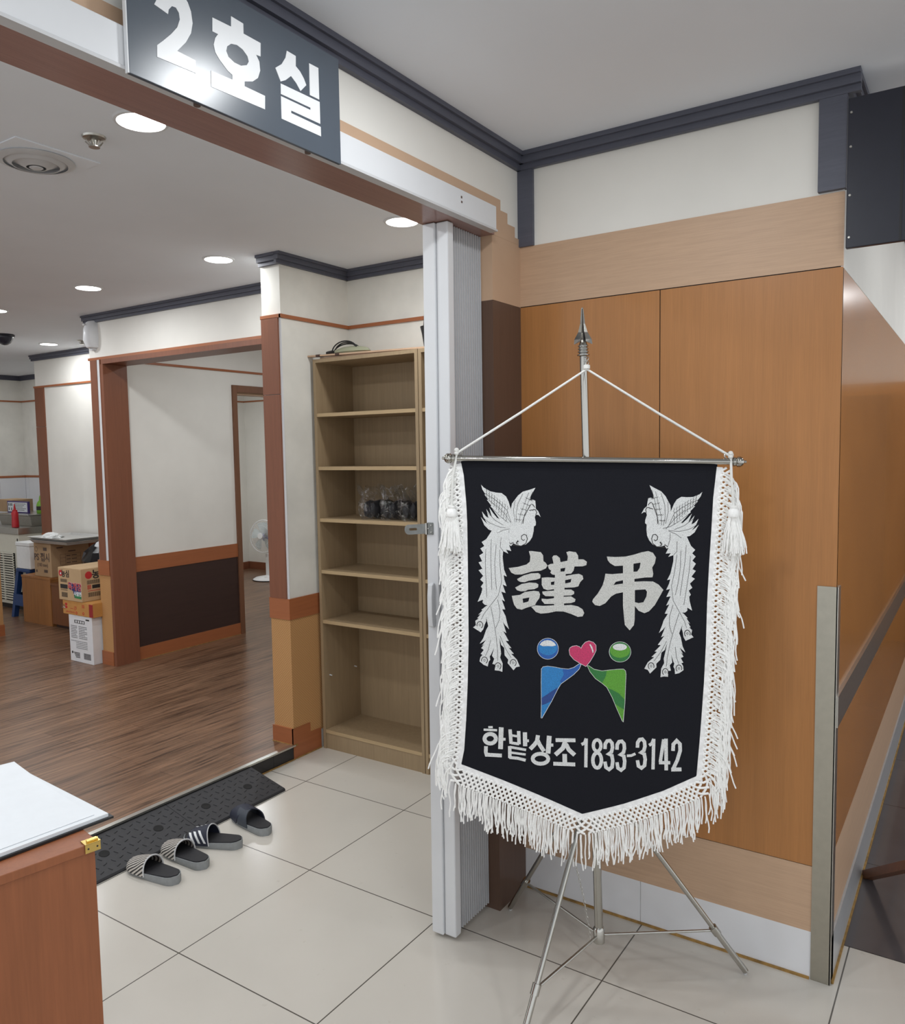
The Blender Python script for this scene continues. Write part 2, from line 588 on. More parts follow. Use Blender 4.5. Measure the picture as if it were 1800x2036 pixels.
# ---------------------------------------------------------------- traced outlines, in millimetres on their own surface
BANNER_ORIGIN = (2.059025, 0.922970, 1.566416)
BIRD_L = [(-293.6,-66.5),(-286.6,-74.2),(-269.1,-85.0),(-250.9,-89.4),(-235.5,-90.9),(-223.0,-100.8),(-216.2,-114.9),(-212.2,-128.9),(-210.0,-136.7),(-206.5,-120.5),(-198.0,-109.4),(-189.6,-98.3),(-175.6,-87.3),(-157.5,-82.5),(-140.3,-76.8),(-147.9,-90.4),(-153.5,-101.5),(-155.8,-112.0),(-148.0,-110.4),(-140.9,-113.3),(-139.9,-126.7),(-139.9,-135.6),(-132.8,-143.4),(-126.5,-159.4),(-133.1,-153.2),(-140.1,-153.2),(-142.9,-160.1),(-139.7,-174.1),(-140.3,-183.0),(-145.3,-185.8),(-146.5,-200.6),(-150.3,-216.0),(-157.3,-227.1),(-168.5,-236.9),(-181.1,-240.5),(-196.4,-237.7),(-203.3,-233.8),(-210.4,-241.6),(-216.0,-238.2),(-210.0,-255.7),(-224.5,-251.7),(-218.4,-263.2),(-232.9,-255.6),(-234.5,-272.0),(-233.2,-286.0),(-230.7,-308.6),(-223.3,-328.4),(-232.2,-324.1),(-230.4,-336.8),(-224.1,-356.0),(-235.3,-351.0),(-227.1,-375.6),(-239.4,-371.4),(-229.6,-399.6),(-238.2,-394.0),(-228.4,-422.6),(-237.4,-421.8),(-227.7,-441.6),(-224.2,-458.6),(-218.5,-479.2),(-229.9,-466.6),(-235.5,-457.2),(-226.2,-490.4),(-235.2,-484.2),(-219.4,-513.1),(-228.4,-512.6),(-212.3,-533.5),(-219.3,-533.0),(-205.4,-549.9),(-213.3,-549.4),(-196.6,-566.8),(-188.6,-586.1),(-199.0,-588.2),(-206.7,-597.2),(-216.4,-585.1),(-223.4,-576.6),(-221.3,-566.6),(-231.6,-554.0),(-232.8,-532.6),(-241.2,-524.2),(-246.1,-501.4),(-244.1,-527.0),(-241.5,-549.8),(-244.4,-561.3),(-237.5,-578.3),(-238.6,-602.3),(-247.6,-599.0),(-260.3,-597.8),(-258.7,-581.5),(-266.6,-579.3),(-261.4,-564.4),(-267.8,-555.9),(-261.6,-533.5),(-270.9,-553.6),(-274.1,-557.4),(-272.8,-567.4),(-277.1,-573.2),(-280.1,-586.9),(-291.4,-582.5),(-303.5,-572.1),(-301.1,-560.6),(-294.7,-553.4),(-300.1,-550.6),(-290.9,-539.0),(-298.5,-534.0),(-288.7,-521.9),(-296.4,-527.1),(-284.3,-510.4),(-302.3,-521.2),(-291.9,-504.8),(-284.0,-481.9),(-277.4,-470.4),(-283.9,-442.0),(-282.9,-456.2),(-287.2,-464.8),(-291.6,-479.1),(-298.8,-488.3),(-308.7,-482.1),(-320.8,-474.3),(-312.8,-467.9),(-314.1,-455.1),(-304.0,-448.5),(-308.9,-447.9),(-297.7,-434.2),(-305.9,-438.5),(-293.3,-425.0),(-296.7,-423.6),(-284.7,-414.2),(-278.2,-410.7),(-286.6,-409.3),(-293.1,-402.8),(-291.6,-394.3),(-306.9,-400.4),(-296.1,-375.3),(-293.2,-362.5),(-297.4,-356.9),(-289.6,-346.1),(-299.1,-336.5),(-290.5,-326.2),(-303.3,-310.1),(-292.6,-305.9),(-303.1,-287.5),(-292.9,-284.6),(-300.6,-267.7),(-289.2,-260.6),(-297.6,-247.9),(-286.2,-240.9),(-293.7,-229.6),(-280.3,-221.1),(-264.6,-197.3),(-273.0,-194.4),(-285.5,-181.7),(-295.1,-158.6),(-284.9,-170.4),(-277.1,-177.8),(-288.1,-157.8),(-292.1,-142.3),(-281.1,-156.4),(-273.5,-161.5),(-279.4,-135.6),(-269.2,-151.4),(-263.9,-158.2),(-271.2,-131.8),(-259.3,-148.7),(-248.8,-161.4),(-242.7,-164.0),(-257.6,-142.0),(-267.5,-127.6),(-265.3,-126.2),(-277.7,-109.3),(-273.0,-109.3),(-284.6,-94.1),(-281.2,-94.1),(-290.1,-80.0)]
BIRD_R = [(316.0,-93.5),(308.8,-99.6),(291.6,-106.7),(274.6,-107.4),(260.4,-105.9),(247.8,-113.2),(239.9,-125.7),(234.6,-138.7),(231.7,-146.0),(230.4,-129.3),(223.9,-116.7),(217.4,-104.1),(205.7,-90.5),(189.6,-82.1),(174.2,-73.0),(179.7,-87.9),(183.6,-100.0),(184.5,-110.9),(177.5,-107.8),(170.5,-109.2),(168.0,-122.3),(167.0,-131.1),(159.4,-137.5),(151.7,-152.1),(158.6,-147.2),(165.0,-148.6),(166.8,-156.0),(162.2,-169.2),(161.7,-178.2),(166.1,-181.9),(165.5,-196.9),(167.2,-212.8),(172.4,-225.2),(181.7,-237.0),(192.9,-242.9),(207.4,-242.9),(214.3,-240.3),(219.9,-249.4),(225.4,-247.1),(217.8,-263.2),(231.6,-261.9),(224.7,-272.2),(238.9,-267.3),(238.5,-283.7),(235.7,-297.3),(230.7,-319.1),(221.6,-337.2),(230.3,-334.7),(227.1,-346.9),(219.1,-364.7),(230.0,-361.6),(219.6,-384.4),(231.4,-382.4),(219.1,-408.6),(227.7,-404.5),(215.3,-431.0),(223.7,-431.8),(212.5,-449.7),(207.3,-465.9),(199.6,-485.4),(211.6,-474.7),(217.8,-466.4),(205.4,-497.6),(214.4,-493.0),(196.5,-519.0),(204.8,-519.9),(187.5,-538.0),(194.1,-538.6),(179.2,-553.2),(186.6,-553.9),(169.0,-568.6),(159.3,-586.5),(168.8,-590.2),(174.8,-600.2),(185.3,-589.7),(192.7,-582.4),(192.0,-572.2),(203.0,-561.3),(206.6,-540.4),(215.3,-533.3),(222.4,-511.7),(217.6,-536.6),(212.5,-558.7),(213.9,-570.5),(205.6,-586.2),(203.8,-610.1),(212.5,-608.2),(224.3,-608.9),(224.7,-592.6),(232.2,-591.6),(229.2,-576.1),(236.0,-568.8),(233.0,-545.8),(239.1,-567.0),(241.6,-571.2),(239.2,-580.8),(242.5,-587.2),(243.6,-601.2),(254.5,-598.6),(266.7,-590.1),(265.8,-578.5),(260.9,-570.4),(266.1,-568.5),(259.1,-555.8),(266.6,-552.0),(259.1,-538.6),(265.5,-544.9),(256.4,-526.6),(271.5,-540.0),(264.0,-522.3),(259.4,-498.5),(254.7,-486.2),(263.9,-459.4),(261.4,-473.2),(264.3,-482.3),(266.7,-497.0),(272.2,-507.2),(281.8,-502.7),(293.7,-496.9),(287.2,-489.4),(289.8,-477.1),(281.5,-469.0),(285.9,-469.2),(277.4,-453.9),(284.4,-459.5),(274.5,-444.2),(277.7,-443.4),(267.9,-432.2),(262.3,-427.7),(270.2,-427.8),(276.8,-422.5),(276.4,-413.8),(289.6,-422.3),(282.8,-396.0),(281.6,-383.0),(286.0,-378.1),(280.2,-366.2),(289.9,-358.4),(283.3,-346.9),(296.8,-333.4),(287.5,-327.3),(299.2,-311.2),(290.3,-306.6),(299.2,-291.4),(289.7,-282.5),(298.7,-271.5),(289.2,-262.6),(297.3,-252.9),(286.2,-242.2),(274.7,-215.9),(282.6,-214.7),(295.5,-204.5),(306.8,-183.7),(296.1,-193.4),(288.2,-199.1),(300.5,-181.6),(306.0,-167.3),(294.3,-179.0),(286.9,-182.5),(295.2,-158.3),(284.1,-171.8),(278.5,-177.5),(288.2,-153.0),(275.5,-167.3),(264.4,-177.7),(258.5,-179.0),(274.6,-160.3),(285.4,-148.2),(283.5,-146.4),(296.7,-132.2),(292.4,-131.3),(304.7,-118.7),(301.6,-118.1),(311.3,-106.0)]
LINE_L = [[(-266.3,-221.2),(-268.2,-271.9),(-267.3,-314.3),(-266.4,-365.3)],[(-252.4,-238.1),(-257.1,-286.1),(-256.1,-328.4),(-252.3,-365.2)],[(-282.1,-249.3),(-283.9,-288.9),(-282.9,-328.5),(-280.7,-388.0)],[(-242.7,-252.2),(-241.8,-300.2),(-238.0,-342.5),(-248.2,-382.2),(-268.2,-407.8),(-288.3,-433.5),(-297.0,-450.7)],[(-249.8,-393.5),(-243.1,-427.5),(-246.1,-453.1),(-256.2,-475.9)],[(-269.7,-413.5),(-261.7,-456.1),(-255.1,-498.7),(-251.3,-544.2),(-251.6,-569.9)],[(-270.7,-510.3),(-278.1,-538.9),(-286.8,-556.1)],[(-243.8,-498.6),(-230.0,-532.6),(-213.4,-560.8)],[(-281.8,-91.9),(-259.5,-106.1),(-240.0,-120.3),(-220.6,-140.0),(-207.1,-182.1)],[(-272.1,-111.6),(-248.5,-128.6),(-226.3,-151.2),(-201.5,-187.7)],[(-265.3,-131.3),(-240.4,-156.7),(-212.6,-179.3),(-193.2,-187.8)],[(-175.6,-92.9),(-189.8,-120.7),(-195.7,-154.2),(-193.1,-179.4)],[(-159.0,-90.3),(-173.1,-126.4),(-184.5,-157.0),(-187.5,-179.4)],[(-147.9,-87.6),(-162.0,-120.9),(-173.4,-159.9),(-180.6,-179.5)],[(-198.1,-112.2),(-202.5,-140.1),(-198.6,-173.8)],[(-290.9,-159.2),(-268.6,-176.2),(-240.7,-187.6),(-209.9,-190.5)],[(-276.7,-145.2),(-254.5,-167.8),(-226.7,-184.8)],[(-249.3,-204.4),(-232.4,-196.0),(-209.9,-191.9)],[(-215.6,-196.1),(-217.2,-215.7),(-213.1,-235.4)],[(-238.2,-215.7),(-241.2,-243.8),(-232.9,-255.1)],[(-279.6,-78.3),(-277.7,-81.5),(-276.9,-83.8),(-277.7,-84.6),(-279.6,-84.5),(-277.6,-87.7),(-276.8,-90.0),(-277.6,-90.8),(-279.5,-90.7),(-277.6,-93.9),(-276.7,-96.2),(-277.5,-97.0),(-279.4,-96.9),(-277.5,-100.1),(-276.7,-102.4),(-277.4,-103.2),(-279.3,-103.1)],[(-272.1,-84.4),(-270.3,-87.8),(-269.5,-90.2),(-270.3,-91.2),(-272.3,-91.2),(-270.4,-94.6),(-269.6,-97.0),(-270.5,-98.0),(-272.4,-98.0),(-270.5,-101.4),(-269.8,-103.8),(-270.6,-104.8),(-272.6,-104.8),(-270.7,-108.2),(-269.9,-110.6),(-270.7,-111.6),(-272.7,-111.6)],[(-264.6,-90.5),(-262.8,-94.0),(-262.1,-96.6),(-263.0,-97.7),(-265.0,-97.9),(-263.2,-101.4),(-262.5,-104.0),(-263.3,-105.1),(-265.3,-105.3),(-263.5,-108.8),(-262.8,-111.3),(-263.7,-112.5),(-265.7,-112.6),(-263.9,-116.2),(-263.2,-118.7),(-264.1,-119.9),(-266.1,-120.0)],[(-257.1,-96.6),(-255.4,-100.3),(-254.7,-103.0),(-255.6,-104.3),(-257.7,-104.6),(-255.9,-108.2),(-255.3,-110.9),(-256.2,-112.2),(-258.3,-112.5),(-256.5,-116.2),(-255.8,-118.9),(-256.8,-120.2),(-258.8,-120.5),(-257.1,-124.2),(-256.4,-126.9),(-257.4,-128.2),(-259.4,-128.5)],[(-249.6,-102.7),(-247.9,-106.5),(-247.3,-109.3),(-248.3,-110.8),(-250.4,-111.2),(-248.7,-115.1),(-248.1,-117.9),(-249.1,-119.4),(-251.2,-119.8),(-249.5,-123.6),(-248.9,-126.5),(-249.9,-127.9),(-252.0,-128.4),(-250.3,-132.2),(-249.7,-135.1),(-250.7,-136.5),(-252.8,-137.0)],[(-242.1,-108.8),(-240.5,-112.7),(-239.9,-115.7),(-241.0,-117.3),(-243.1,-117.9),(-241.5,-121.9),(-240.9,-124.9),(-242.0,-126.5),(-244.1,-127.1),(-242.5,-131.1),(-241.9,-134.1),(-243.0,-135.6),(-245.1,-136.3),(-243.5,-140.2),(-242.9,-143.2),(-244.0,-144.8),(-246.1,-145.4)],[(-234.6,-114.8),(-233.0,-119.0),(-232.5,-122.1),(-233.6,-123.8),(-235.9,-124.6),(-234.2,-128.7),(-233.8,-131.9),(-234.9,-133.6),(-237.1,-134.4),(-235.5,-138.5),(-235.0,-141.6),(-236.1,-143.4),(-238.3,-144.1),(-236.7,-148.2),(-236.2,-151.4),(-237.3,-153.1),(-239.5,-153.9)],[(-227.2,-120.9),(-225.6,-125.2),(-225.2,-128.5),(-226.3,-130.4),(-228.6,-131.3),(-227.0,-135.5),(-226.6,-138.8),(-227.7,-140.7),(-230.0,-141.6),(-228.5,-145.9),(-228.0,-149.2),(-229.2,-151.1),(-231.4,-152.0),(-229.9,-156.3),(-229.4,-159.5),(-230.6,-161.4),(-232.9,-162.3)],[(-219.7,-127.0),(-218.2,-131.4),(-217.8,-134.9),(-219.0,-136.9),(-221.3,-137.9),(-219.8,-142.4),(-219.4,-145.8),(-220.6,-147.8),(-223.0,-148.9),(-221.5,-153.3),(-221.1,-156.7),(-222.3,-158.8),(-224.6,-159.8),(-223.1,-164.3),(-222.7,-167.7),(-223.9,-169.7),(-226.2,-170.8)],[(-168.2,-102.7),(-166.6,-105.5),(-164.9,-107.1),(-163.3,-107.1),(-161.6,-105.9),(-160.0,-108.7),(-158.3,-110.3),(-156.7,-110.2),(-155.0,-109.0),(-153.4,-111.8),(-151.7,-113.4),(-150.1,-113.4),(-148.4,-112.2)],[(-175.3,-118.0),(-173.7,-120.6),(-172.2,-122.1),(-170.6,-121.9),(-169.0,-120.5),(-167.4,-123.1),(-165.9,-124.6),(-164.3,-124.4),(-162.7,-123.1),(-161.1,-125.7),(-159.6,-127.1),(-158.0,-126.9),(-156.4,-125.6)],[(-182.4,-133.3),(-180.9,-135.8),(-179.4,-137.1),(-177.9,-136.7),(-176.4,-135.2),(-174.9,-137.7),(-173.4,-139.0),(-171.9,-138.6),(-170.4,-137.1),(-168.9,-139.6),(-167.4,-140.9),(-165.9,-140.5),(-164.4,-139.0)],[(-189.5,-148.6),(-188.1,-150.9),(-186.6,-152.1),(-185.2,-151.6),(-183.8,-149.9),(-182.4,-152.2),(-180.9,-153.3),(-179.5,-152.8),(-178.1,-151.2),(-176.6,-153.5),(-175.2,-154.6),(-173.8,-154.1),(-172.3,-152.5)],[(-196.6,-164.0),(-195.2,-166.1),(-193.9,-167.1),(-192.5,-166.4),(-191.2,-164.6),(-189.8,-166.8),(-188.5,-167.7),(-187.1,-167.1),(-185.8,-165.3),(-184.4,-167.4),(-183.1,-168.4),(-181.7,-167.7),(-180.3,-165.9)],[(-298.9,-466.9),(-299.2,-468.4),(-300.2,-469.5),(-301.5,-469.9),(-302.7,-469.5),(-303.6,-468.4),(-304.0,-467.0),(-303.6,-465.5),(-302.7,-464.4),(-301.4,-464.0),(-300.1,-464.4),(-299.2,-465.5),(-298.9,-466.9)],[(-286.7,-569.0),(-287.0,-570.5),(-288.0,-571.6),(-289.3,-572.0),(-290.5,-571.6),(-291.4,-570.6),(-291.8,-569.1),(-291.4,-567.6),(-290.5,-566.5),(-289.2,-566.1),(-287.9,-566.5),(-287.0,-567.5),(-286.7,-569.0)],[(-248.3,-585.6),(-248.7,-587.1),(-249.6,-588.2),(-250.9,-588.6),(-252.2,-588.2),(-253.1,-587.1),(-253.4,-585.7),(-253.1,-584.2),(-252.1,-583.1),(-250.8,-582.7),(-249.6,-583.0),(-248.6,-584.1),(-248.3,-585.6)],[(-204.8,-575.8),(-205.1,-577.3),(-206.1,-578.4),(-207.3,-578.8),(-208.6,-578.4),(-209.5,-577.3),(-209.9,-575.9),(-209.5,-574.4),(-208.6,-573.3),(-207.3,-572.9),(-206.0,-573.3),(-205.1,-574.3),(-204.8,-575.8)]]
LINE_R = [[(273.4,-239.6),(269.3,-289.8),(263.5,-331.2),(256.8,-381.1)],[(258.8,-253.7),(257.5,-301.6),(251.7,-343.1),(244.0,-378.6)],[(284.5,-270.1),(281.6,-309.2),(276.2,-347.8),(267.3,-405.8)],[(248.3,-265.8),(241.9,-312.8),(233.5,-353.8),(238.3,-394.6),(253.6,-423.2),(268.9,-451.8),(274.8,-470.0)],[(238.3,-406.0),(228.2,-438.4),(228.1,-464.1),(234.7,-488.2)],[(254.3,-429.0),(242.0,-469.5),(231.0,-510.4),(222.2,-554.7),(219.5,-580.1)],[(244.0,-524.3),(247.4,-553.6),(253.4,-571.9)],[(220.6,-508.5),(204.0,-539.9),(185.3,-565.2)],[(302.4,-116.0),(280.5,-125.5),(261.1,-135.6),(241.1,-151.3),(223.7,-190.1)],[(291.4,-133.4),(267.9,-145.4),(245.0,-163.3),(218.0,-194.6)],[(282.9,-151.3),(257.2,-171.5),(229.2,-188.4),(210.2,-193.1)],[(205.1,-96.0),(214.9,-126.2),(216.4,-160.4),(211.1,-184.8)],[(190.0,-90.0),(198.9,-128.6),(205.9,-161.1),(206.0,-183.7)],[(180.0,-85.2),(189.2,-120.9),(195.2,-161.7),(199.5,-182.4)],[(223.6,-119.5),(224.4,-147.9),(216.9,-180.3)],[(302.9,-183.5),(280.7,-195.9),(253.9,-201.8),(225.4,-198.9)],[(291.7,-167.2),(268.8,-185.1),(241.4,-196.5)],[(259.8,-220.0),(245.3,-208.6),(225.2,-200.3)],[(229.9,-205.5),(229.1,-225.2),(223.1,-243.8)],[(248.4,-229.0),(247.9,-257.2),(239.0,-266.8)],[(302.0,-102.3),(299.9,-105.1),(298.9,-107.1),(299.5,-108.1),(301.2,-108.3),(299.1,-111.1),(298.1,-113.2),(298.7,-114.1),(300.5,-114.4),(298.3,-117.2),(297.3,-119.2),(297.9,-120.2),(299.7,-120.4),(297.6,-123.2),(296.6,-125.3),(297.2,-126.2),(298.9,-126.5)],[(294.5,-106.8),(292.4,-109.7),(291.4,-111.9),(292.1,-113.0),(293.9,-113.4),(291.8,-116.4),(290.8,-118.6),(291.4,-119.7),(293.2,-120.1),(291.1,-123.1),(290.1,-125.3),(290.8,-126.4),(292.6,-126.8),(290.5,-129.7),(289.5,-131.9),(290.1,-133.1),(291.9,-133.5)],[(287.0,-111.3),(284.9,-114.4),(284.0,-116.7),(284.7,-118.0),(286.5,-118.6),(284.4,-121.7),(283.5,-124.0),(284.1,-125.3),(285.9,-125.9),(283.9,-129.0),(282.9,-131.3),(283.6,-132.6),(285.4,-133.2),(283.3,-136.3),(282.4,-138.6),(283.1,-139.9),(284.9,-140.5)],[(279.5,-115.7),(277.4,-119.0),(276.5,-121.5),(277.2,-123.0),(279.1,-123.7),(277.0,-126.9),(276.1,-129.5),(276.8,-130.9),(278.7,-131.6),(276.6,-134.9),(275.7,-137.4),(276.4,-138.8),(278.3,-139.5),(276.2,-142.8),(275.3,-145.3),(276.0,-146.8),(277.9,-147.5)],[(271.9,-120.2),(269.9,-123.7),(269.0,-126.3),(269.8,-127.9),(271.7,-128.8),(269.6,-132.2),(268.8,-134.9),(269.5,-136.5),(271.4,-137.4),(269.4,-140.8),(268.5,-143.5),(269.2,-145.1),(271.1,-145.9),(269.1,-149.4),(268.2,-152.0),(269.0,-153.6),(270.8,-154.5)],[(264.4,-124.7),(262.4,-128.3),(261.6,-131.2),(262.3,-132.9),(264.2,-133.9),(262.3,-137.5),(261.4,-140.3),(262.2,-142.1),(264.1,-143.1),(262.1,-146.7),(261.3,-149.5),(262.0,-151.3),(263.9,-152.3),(262.0,-155.9),(261.1,-158.7),(261.9,-160.5),(263.8,-161.5)],[(256.8,-129.3),(254.9,-133.0),(254.1,-136.0),(254.9,-137.9),(256.8,-139.1),(254.9,-142.8),(254.1,-145.8),(254.9,-147.7),(256.8,-148.9),(254.8,-152.6),(254.0,-155.6),(254.8,-157.5),(256.8,-158.7),(254.8,-162.5),(254.0,-165.5),(254.8,-167.4),(256.8,-168.5)],[(249.3,-133.8),(247.4,-137.7),(246.6,-140.8),(247.4,-142.9),(249.4,-144.2),(247.5,-148.1),(246.7,-151.3),(247.5,-153.3),(249.5,-154.7),(247.6,-158.6),(246.8,-161.7),(247.6,-163.8),(249.6,-165.1),(247.7,-169.0),(246.9,-172.2),(247.7,-174.3),(249.7,-175.6)],[(241.7,-138.3),(239.8,-142.3),(239.1,-145.6),(239.9,-147.9),(241.9,-149.4),(240.0,-153.4),(239.3,-156.7),(240.2,-159.0),(242.2,-160.4),(240.3,-164.5),(239.5,-167.8),(240.4,-170.1),(242.4,-171.5),(240.5,-175.6),(239.8,-178.9),(240.6,-181.1),(242.6,-182.6)],[(197.1,-104.2),(195.3,-106.6),(193.6,-107.9),(192.0,-107.5),(190.6,-106.0),(188.8,-108.4),(187.1,-109.7),(185.5,-109.3),(184.1,-107.8),(182.3,-110.2),(180.6,-111.5),(179.0,-111.1),(177.6,-109.6)],[(201.9,-120.7),(200.1,-123.0),(198.5,-124.1),(197.1,-123.6),(195.7,-122.0),(194.0,-124.2),(192.4,-125.4),(190.9,-124.9),(189.6,-123.2),(187.8,-125.5),(186.2,-126.6),(184.8,-126.1),(183.5,-124.5)],[(206.6,-137.2),(205.0,-139.3),(203.4,-140.3),(202.1,-139.7),(200.9,-137.9),(199.2,-140.0),(197.7,-141.0),(196.3,-140.4),(195.1,-138.6),(193.4,-140.8),(191.9,-141.7),(190.5,-141.1),(189.3,-139.3)],[(211.4,-153.7),(209.8,-155.7),(208.4,-156.6),(207.1,-155.8),(206.0,-153.9),(204.4,-155.9),(203.0,-156.7),(201.7,-155.9),(200.5,-154.0),(199.0,-156.0),(197.5,-156.9),(196.3,-156.1),(195.1,-154.2)],[(216.2,-170.2),(214.7,-172.1),(213.3,-172.8),(212.1,-171.9),(211.1,-169.8),(209.6,-171.7),(208.2,-172.4),(207.1,-171.5),(206.0,-169.4),(204.5,-171.3),(203.2,-172.0),(202.0,-171.1),(200.9,-169.0)],[(274.7,-486.2),(274.8,-487.7),(275.6,-489.0),(276.7,-489.6),(277.9,-489.4),(278.8,-488.5),(279.3,-487.1),(279.2,-485.6),(278.4,-484.4),(277.3,-483.8),(276.1,-483.9),(275.1,-484.8),(274.7,-486.2)],[(251.8,-584.6),(251.9,-586.1),(252.7,-587.3),(253.8,-587.9),(255.0,-587.7),(255.9,-586.8),(256.4,-585.4),(256.3,-583.9),(255.5,-582.7),(254.4,-582.1),(253.2,-582.2),(252.2,-583.2),(251.8,-584.6)],[(214.7,-595.1),(214.8,-596.6),(215.6,-597.8),(216.7,-598.4),(217.9,-598.2),(218.9,-597.3),(219.4,-595.9),(219.2,-594.4),(218.5,-593.2),(217.3,-592.6),(216.1,-592.7),(215.2,-593.7),(214.7,-595.1)],[(175.6,-578.7),(175.8,-580.3),(176.5,-581.5),(177.6,-582.1),(178.8,-581.9),(179.8,-581.0),(180.3,-579.6),(180.1,-578.1),(179.4,-576.9),(178.3,-576.2),(177.1,-576.4),(176.1,-577.3),(175.6,-578.7)]]
THICK_L = [[(-153.7,-123.8),(-165.0,-143.2),(-173.4,-159.9),(-176.4,-178.1)],[(-213.1,-235.4),(-203.3,-231.2),(-206.2,-238.2),(-193.6,-241.1),(-181.1,-241.1),(-168.5,-234.1),(-164.2,-221.5),(-166.9,-210.3),(-173.8,-208.0),(-180.8,-213.1),(-180.9,-221.5),(-175.4,-225.7),(-171.2,-222.9)],[(-196.3,-231.2),(-189.3,-228.5),(-190.7,-225.6),(-193.5,-229.8),(-195.0,-234.9),(-189.4,-236.0)],[(-140.1,-153.2),(-137.2,-146.2),(-140.0,-139.2),(-148.3,-137.8)],[(-158.0,-140.5),(-151.0,-139.1),(-146.9,-140.6)],[(-152.3,-122.4),(-146.8,-125.2),(-142.7,-132.2)],[(-309.5,-470.4),(-309.9,-466.7),(-309.2,-463.1),(-307.4,-460.1),(-304.7,-458.0),(-301.6,-457.1),(-298.4,-457.7),(-295.7,-459.6),(-293.8,-462.5),(-292.9,-466.0),(-293.3,-469.7),(-294.8,-473.0),(-297.3,-475.4)],[(-297.3,-572.5),(-297.7,-568.9),(-297.0,-565.3),(-295.2,-562.2),(-292.5,-560.0),(-289.4,-559.2),(-286.2,-559.7),(-283.5,-561.6),(-281.6,-564.5),(-280.7,-568.1),(-281.1,-571.8),(-282.6,-575.1),(-285.1,-577.5)],[(-258.9,-589.1),(-259.3,-585.5),(-258.6,-581.8),(-256.8,-578.8),(-254.1,-576.6),(-251.0,-575.8),(-247.9,-576.3),(-245.2,-578.2),(-243.2,-581.1),(-242.4,-584.6),(-242.8,-588.3),(-244.3,-591.6),(-246.7,-594.1)],[(-215.3,-579.3),(-215.8,-575.7),(-215.0,-572.1),(-213.2,-569.0),(-210.6,-566.9),(-207.5,-566.0),(-204.3,-566.6),(-201.6,-568.4),(-199.7,-571.3),(-198.9,-574.9),(-199.3,-578.5),(-200.8,-581.8),(-203.2,-584.3)]]
THICK_R = [[(181.2,-122.1),(189.3,-143.6),(195.2,-161.7),(195.8,-180.3)],[(223.1,-243.8),(214.5,-237.8),(216.4,-245.3),(204.4,-245.8),(192.8,-243.5),(182.0,-234.2),(179.5,-220.9),(183.3,-210.3),(190.0,-209.4),(195.9,-215.7),(195.0,-224.0),(189.3,-227.2),(185.8,-223.6)],[(208.1,-236.6),(201.9,-232.5),(203.5,-230.0),(205.7,-234.7),(206.4,-239.9),(201.1,-240.0)],[(165.0,-148.6),(163.2,-141.1),(166.6,-134.7),(174.5,-134.9)],[(183.2,-139.5),(176.9,-136.8),(172.9,-137.4)],[(180.0,-120.5),(174.6,-122.2),(169.9,-128.3)],[(283.9,-491.3),(284.7,-487.8),(284.5,-484.2),(283.2,-480.9),(281.0,-478.4),(278.3,-477.1),(275.3,-477.1),(272.6,-478.5),(270.6,-481.0),(269.4,-484.4),(269.3,-488.1),(270.3,-491.5),(272.2,-494.3)],[(261.0,-589.6),(261.9,-586.1),(261.6,-582.4),(260.3,-579.1),(258.1,-576.6),(255.4,-575.3),(252.4,-575.4),(249.7,-576.8),(247.6,-579.4),(246.4,-582.7),(246.4,-586.4),(247.3,-589.9),(249.3,-592.7)],[(224.0,-600.2),(224.8,-596.6),(224.6,-592.9),(223.3,-589.6),(221.1,-587.1),(218.3,-585.8),(215.3,-585.9),(212.6,-587.3),(210.5,-589.9),(209.3,-593.2),(209.3,-596.9),(210.3,-600.4),(212.2,-603.2)],[(184.9,-583.8),(185.8,-580.3),(185.5,-576.6),(184.2,-573.3),(182.0,-570.8),(179.2,-569.5),(176.3,-569.5),(173.5,-570.9),(171.4,-573.5),(170.3,-576.9),(170.1,-580.6),(171.2,-584.1),(173.1,-586.9)]]
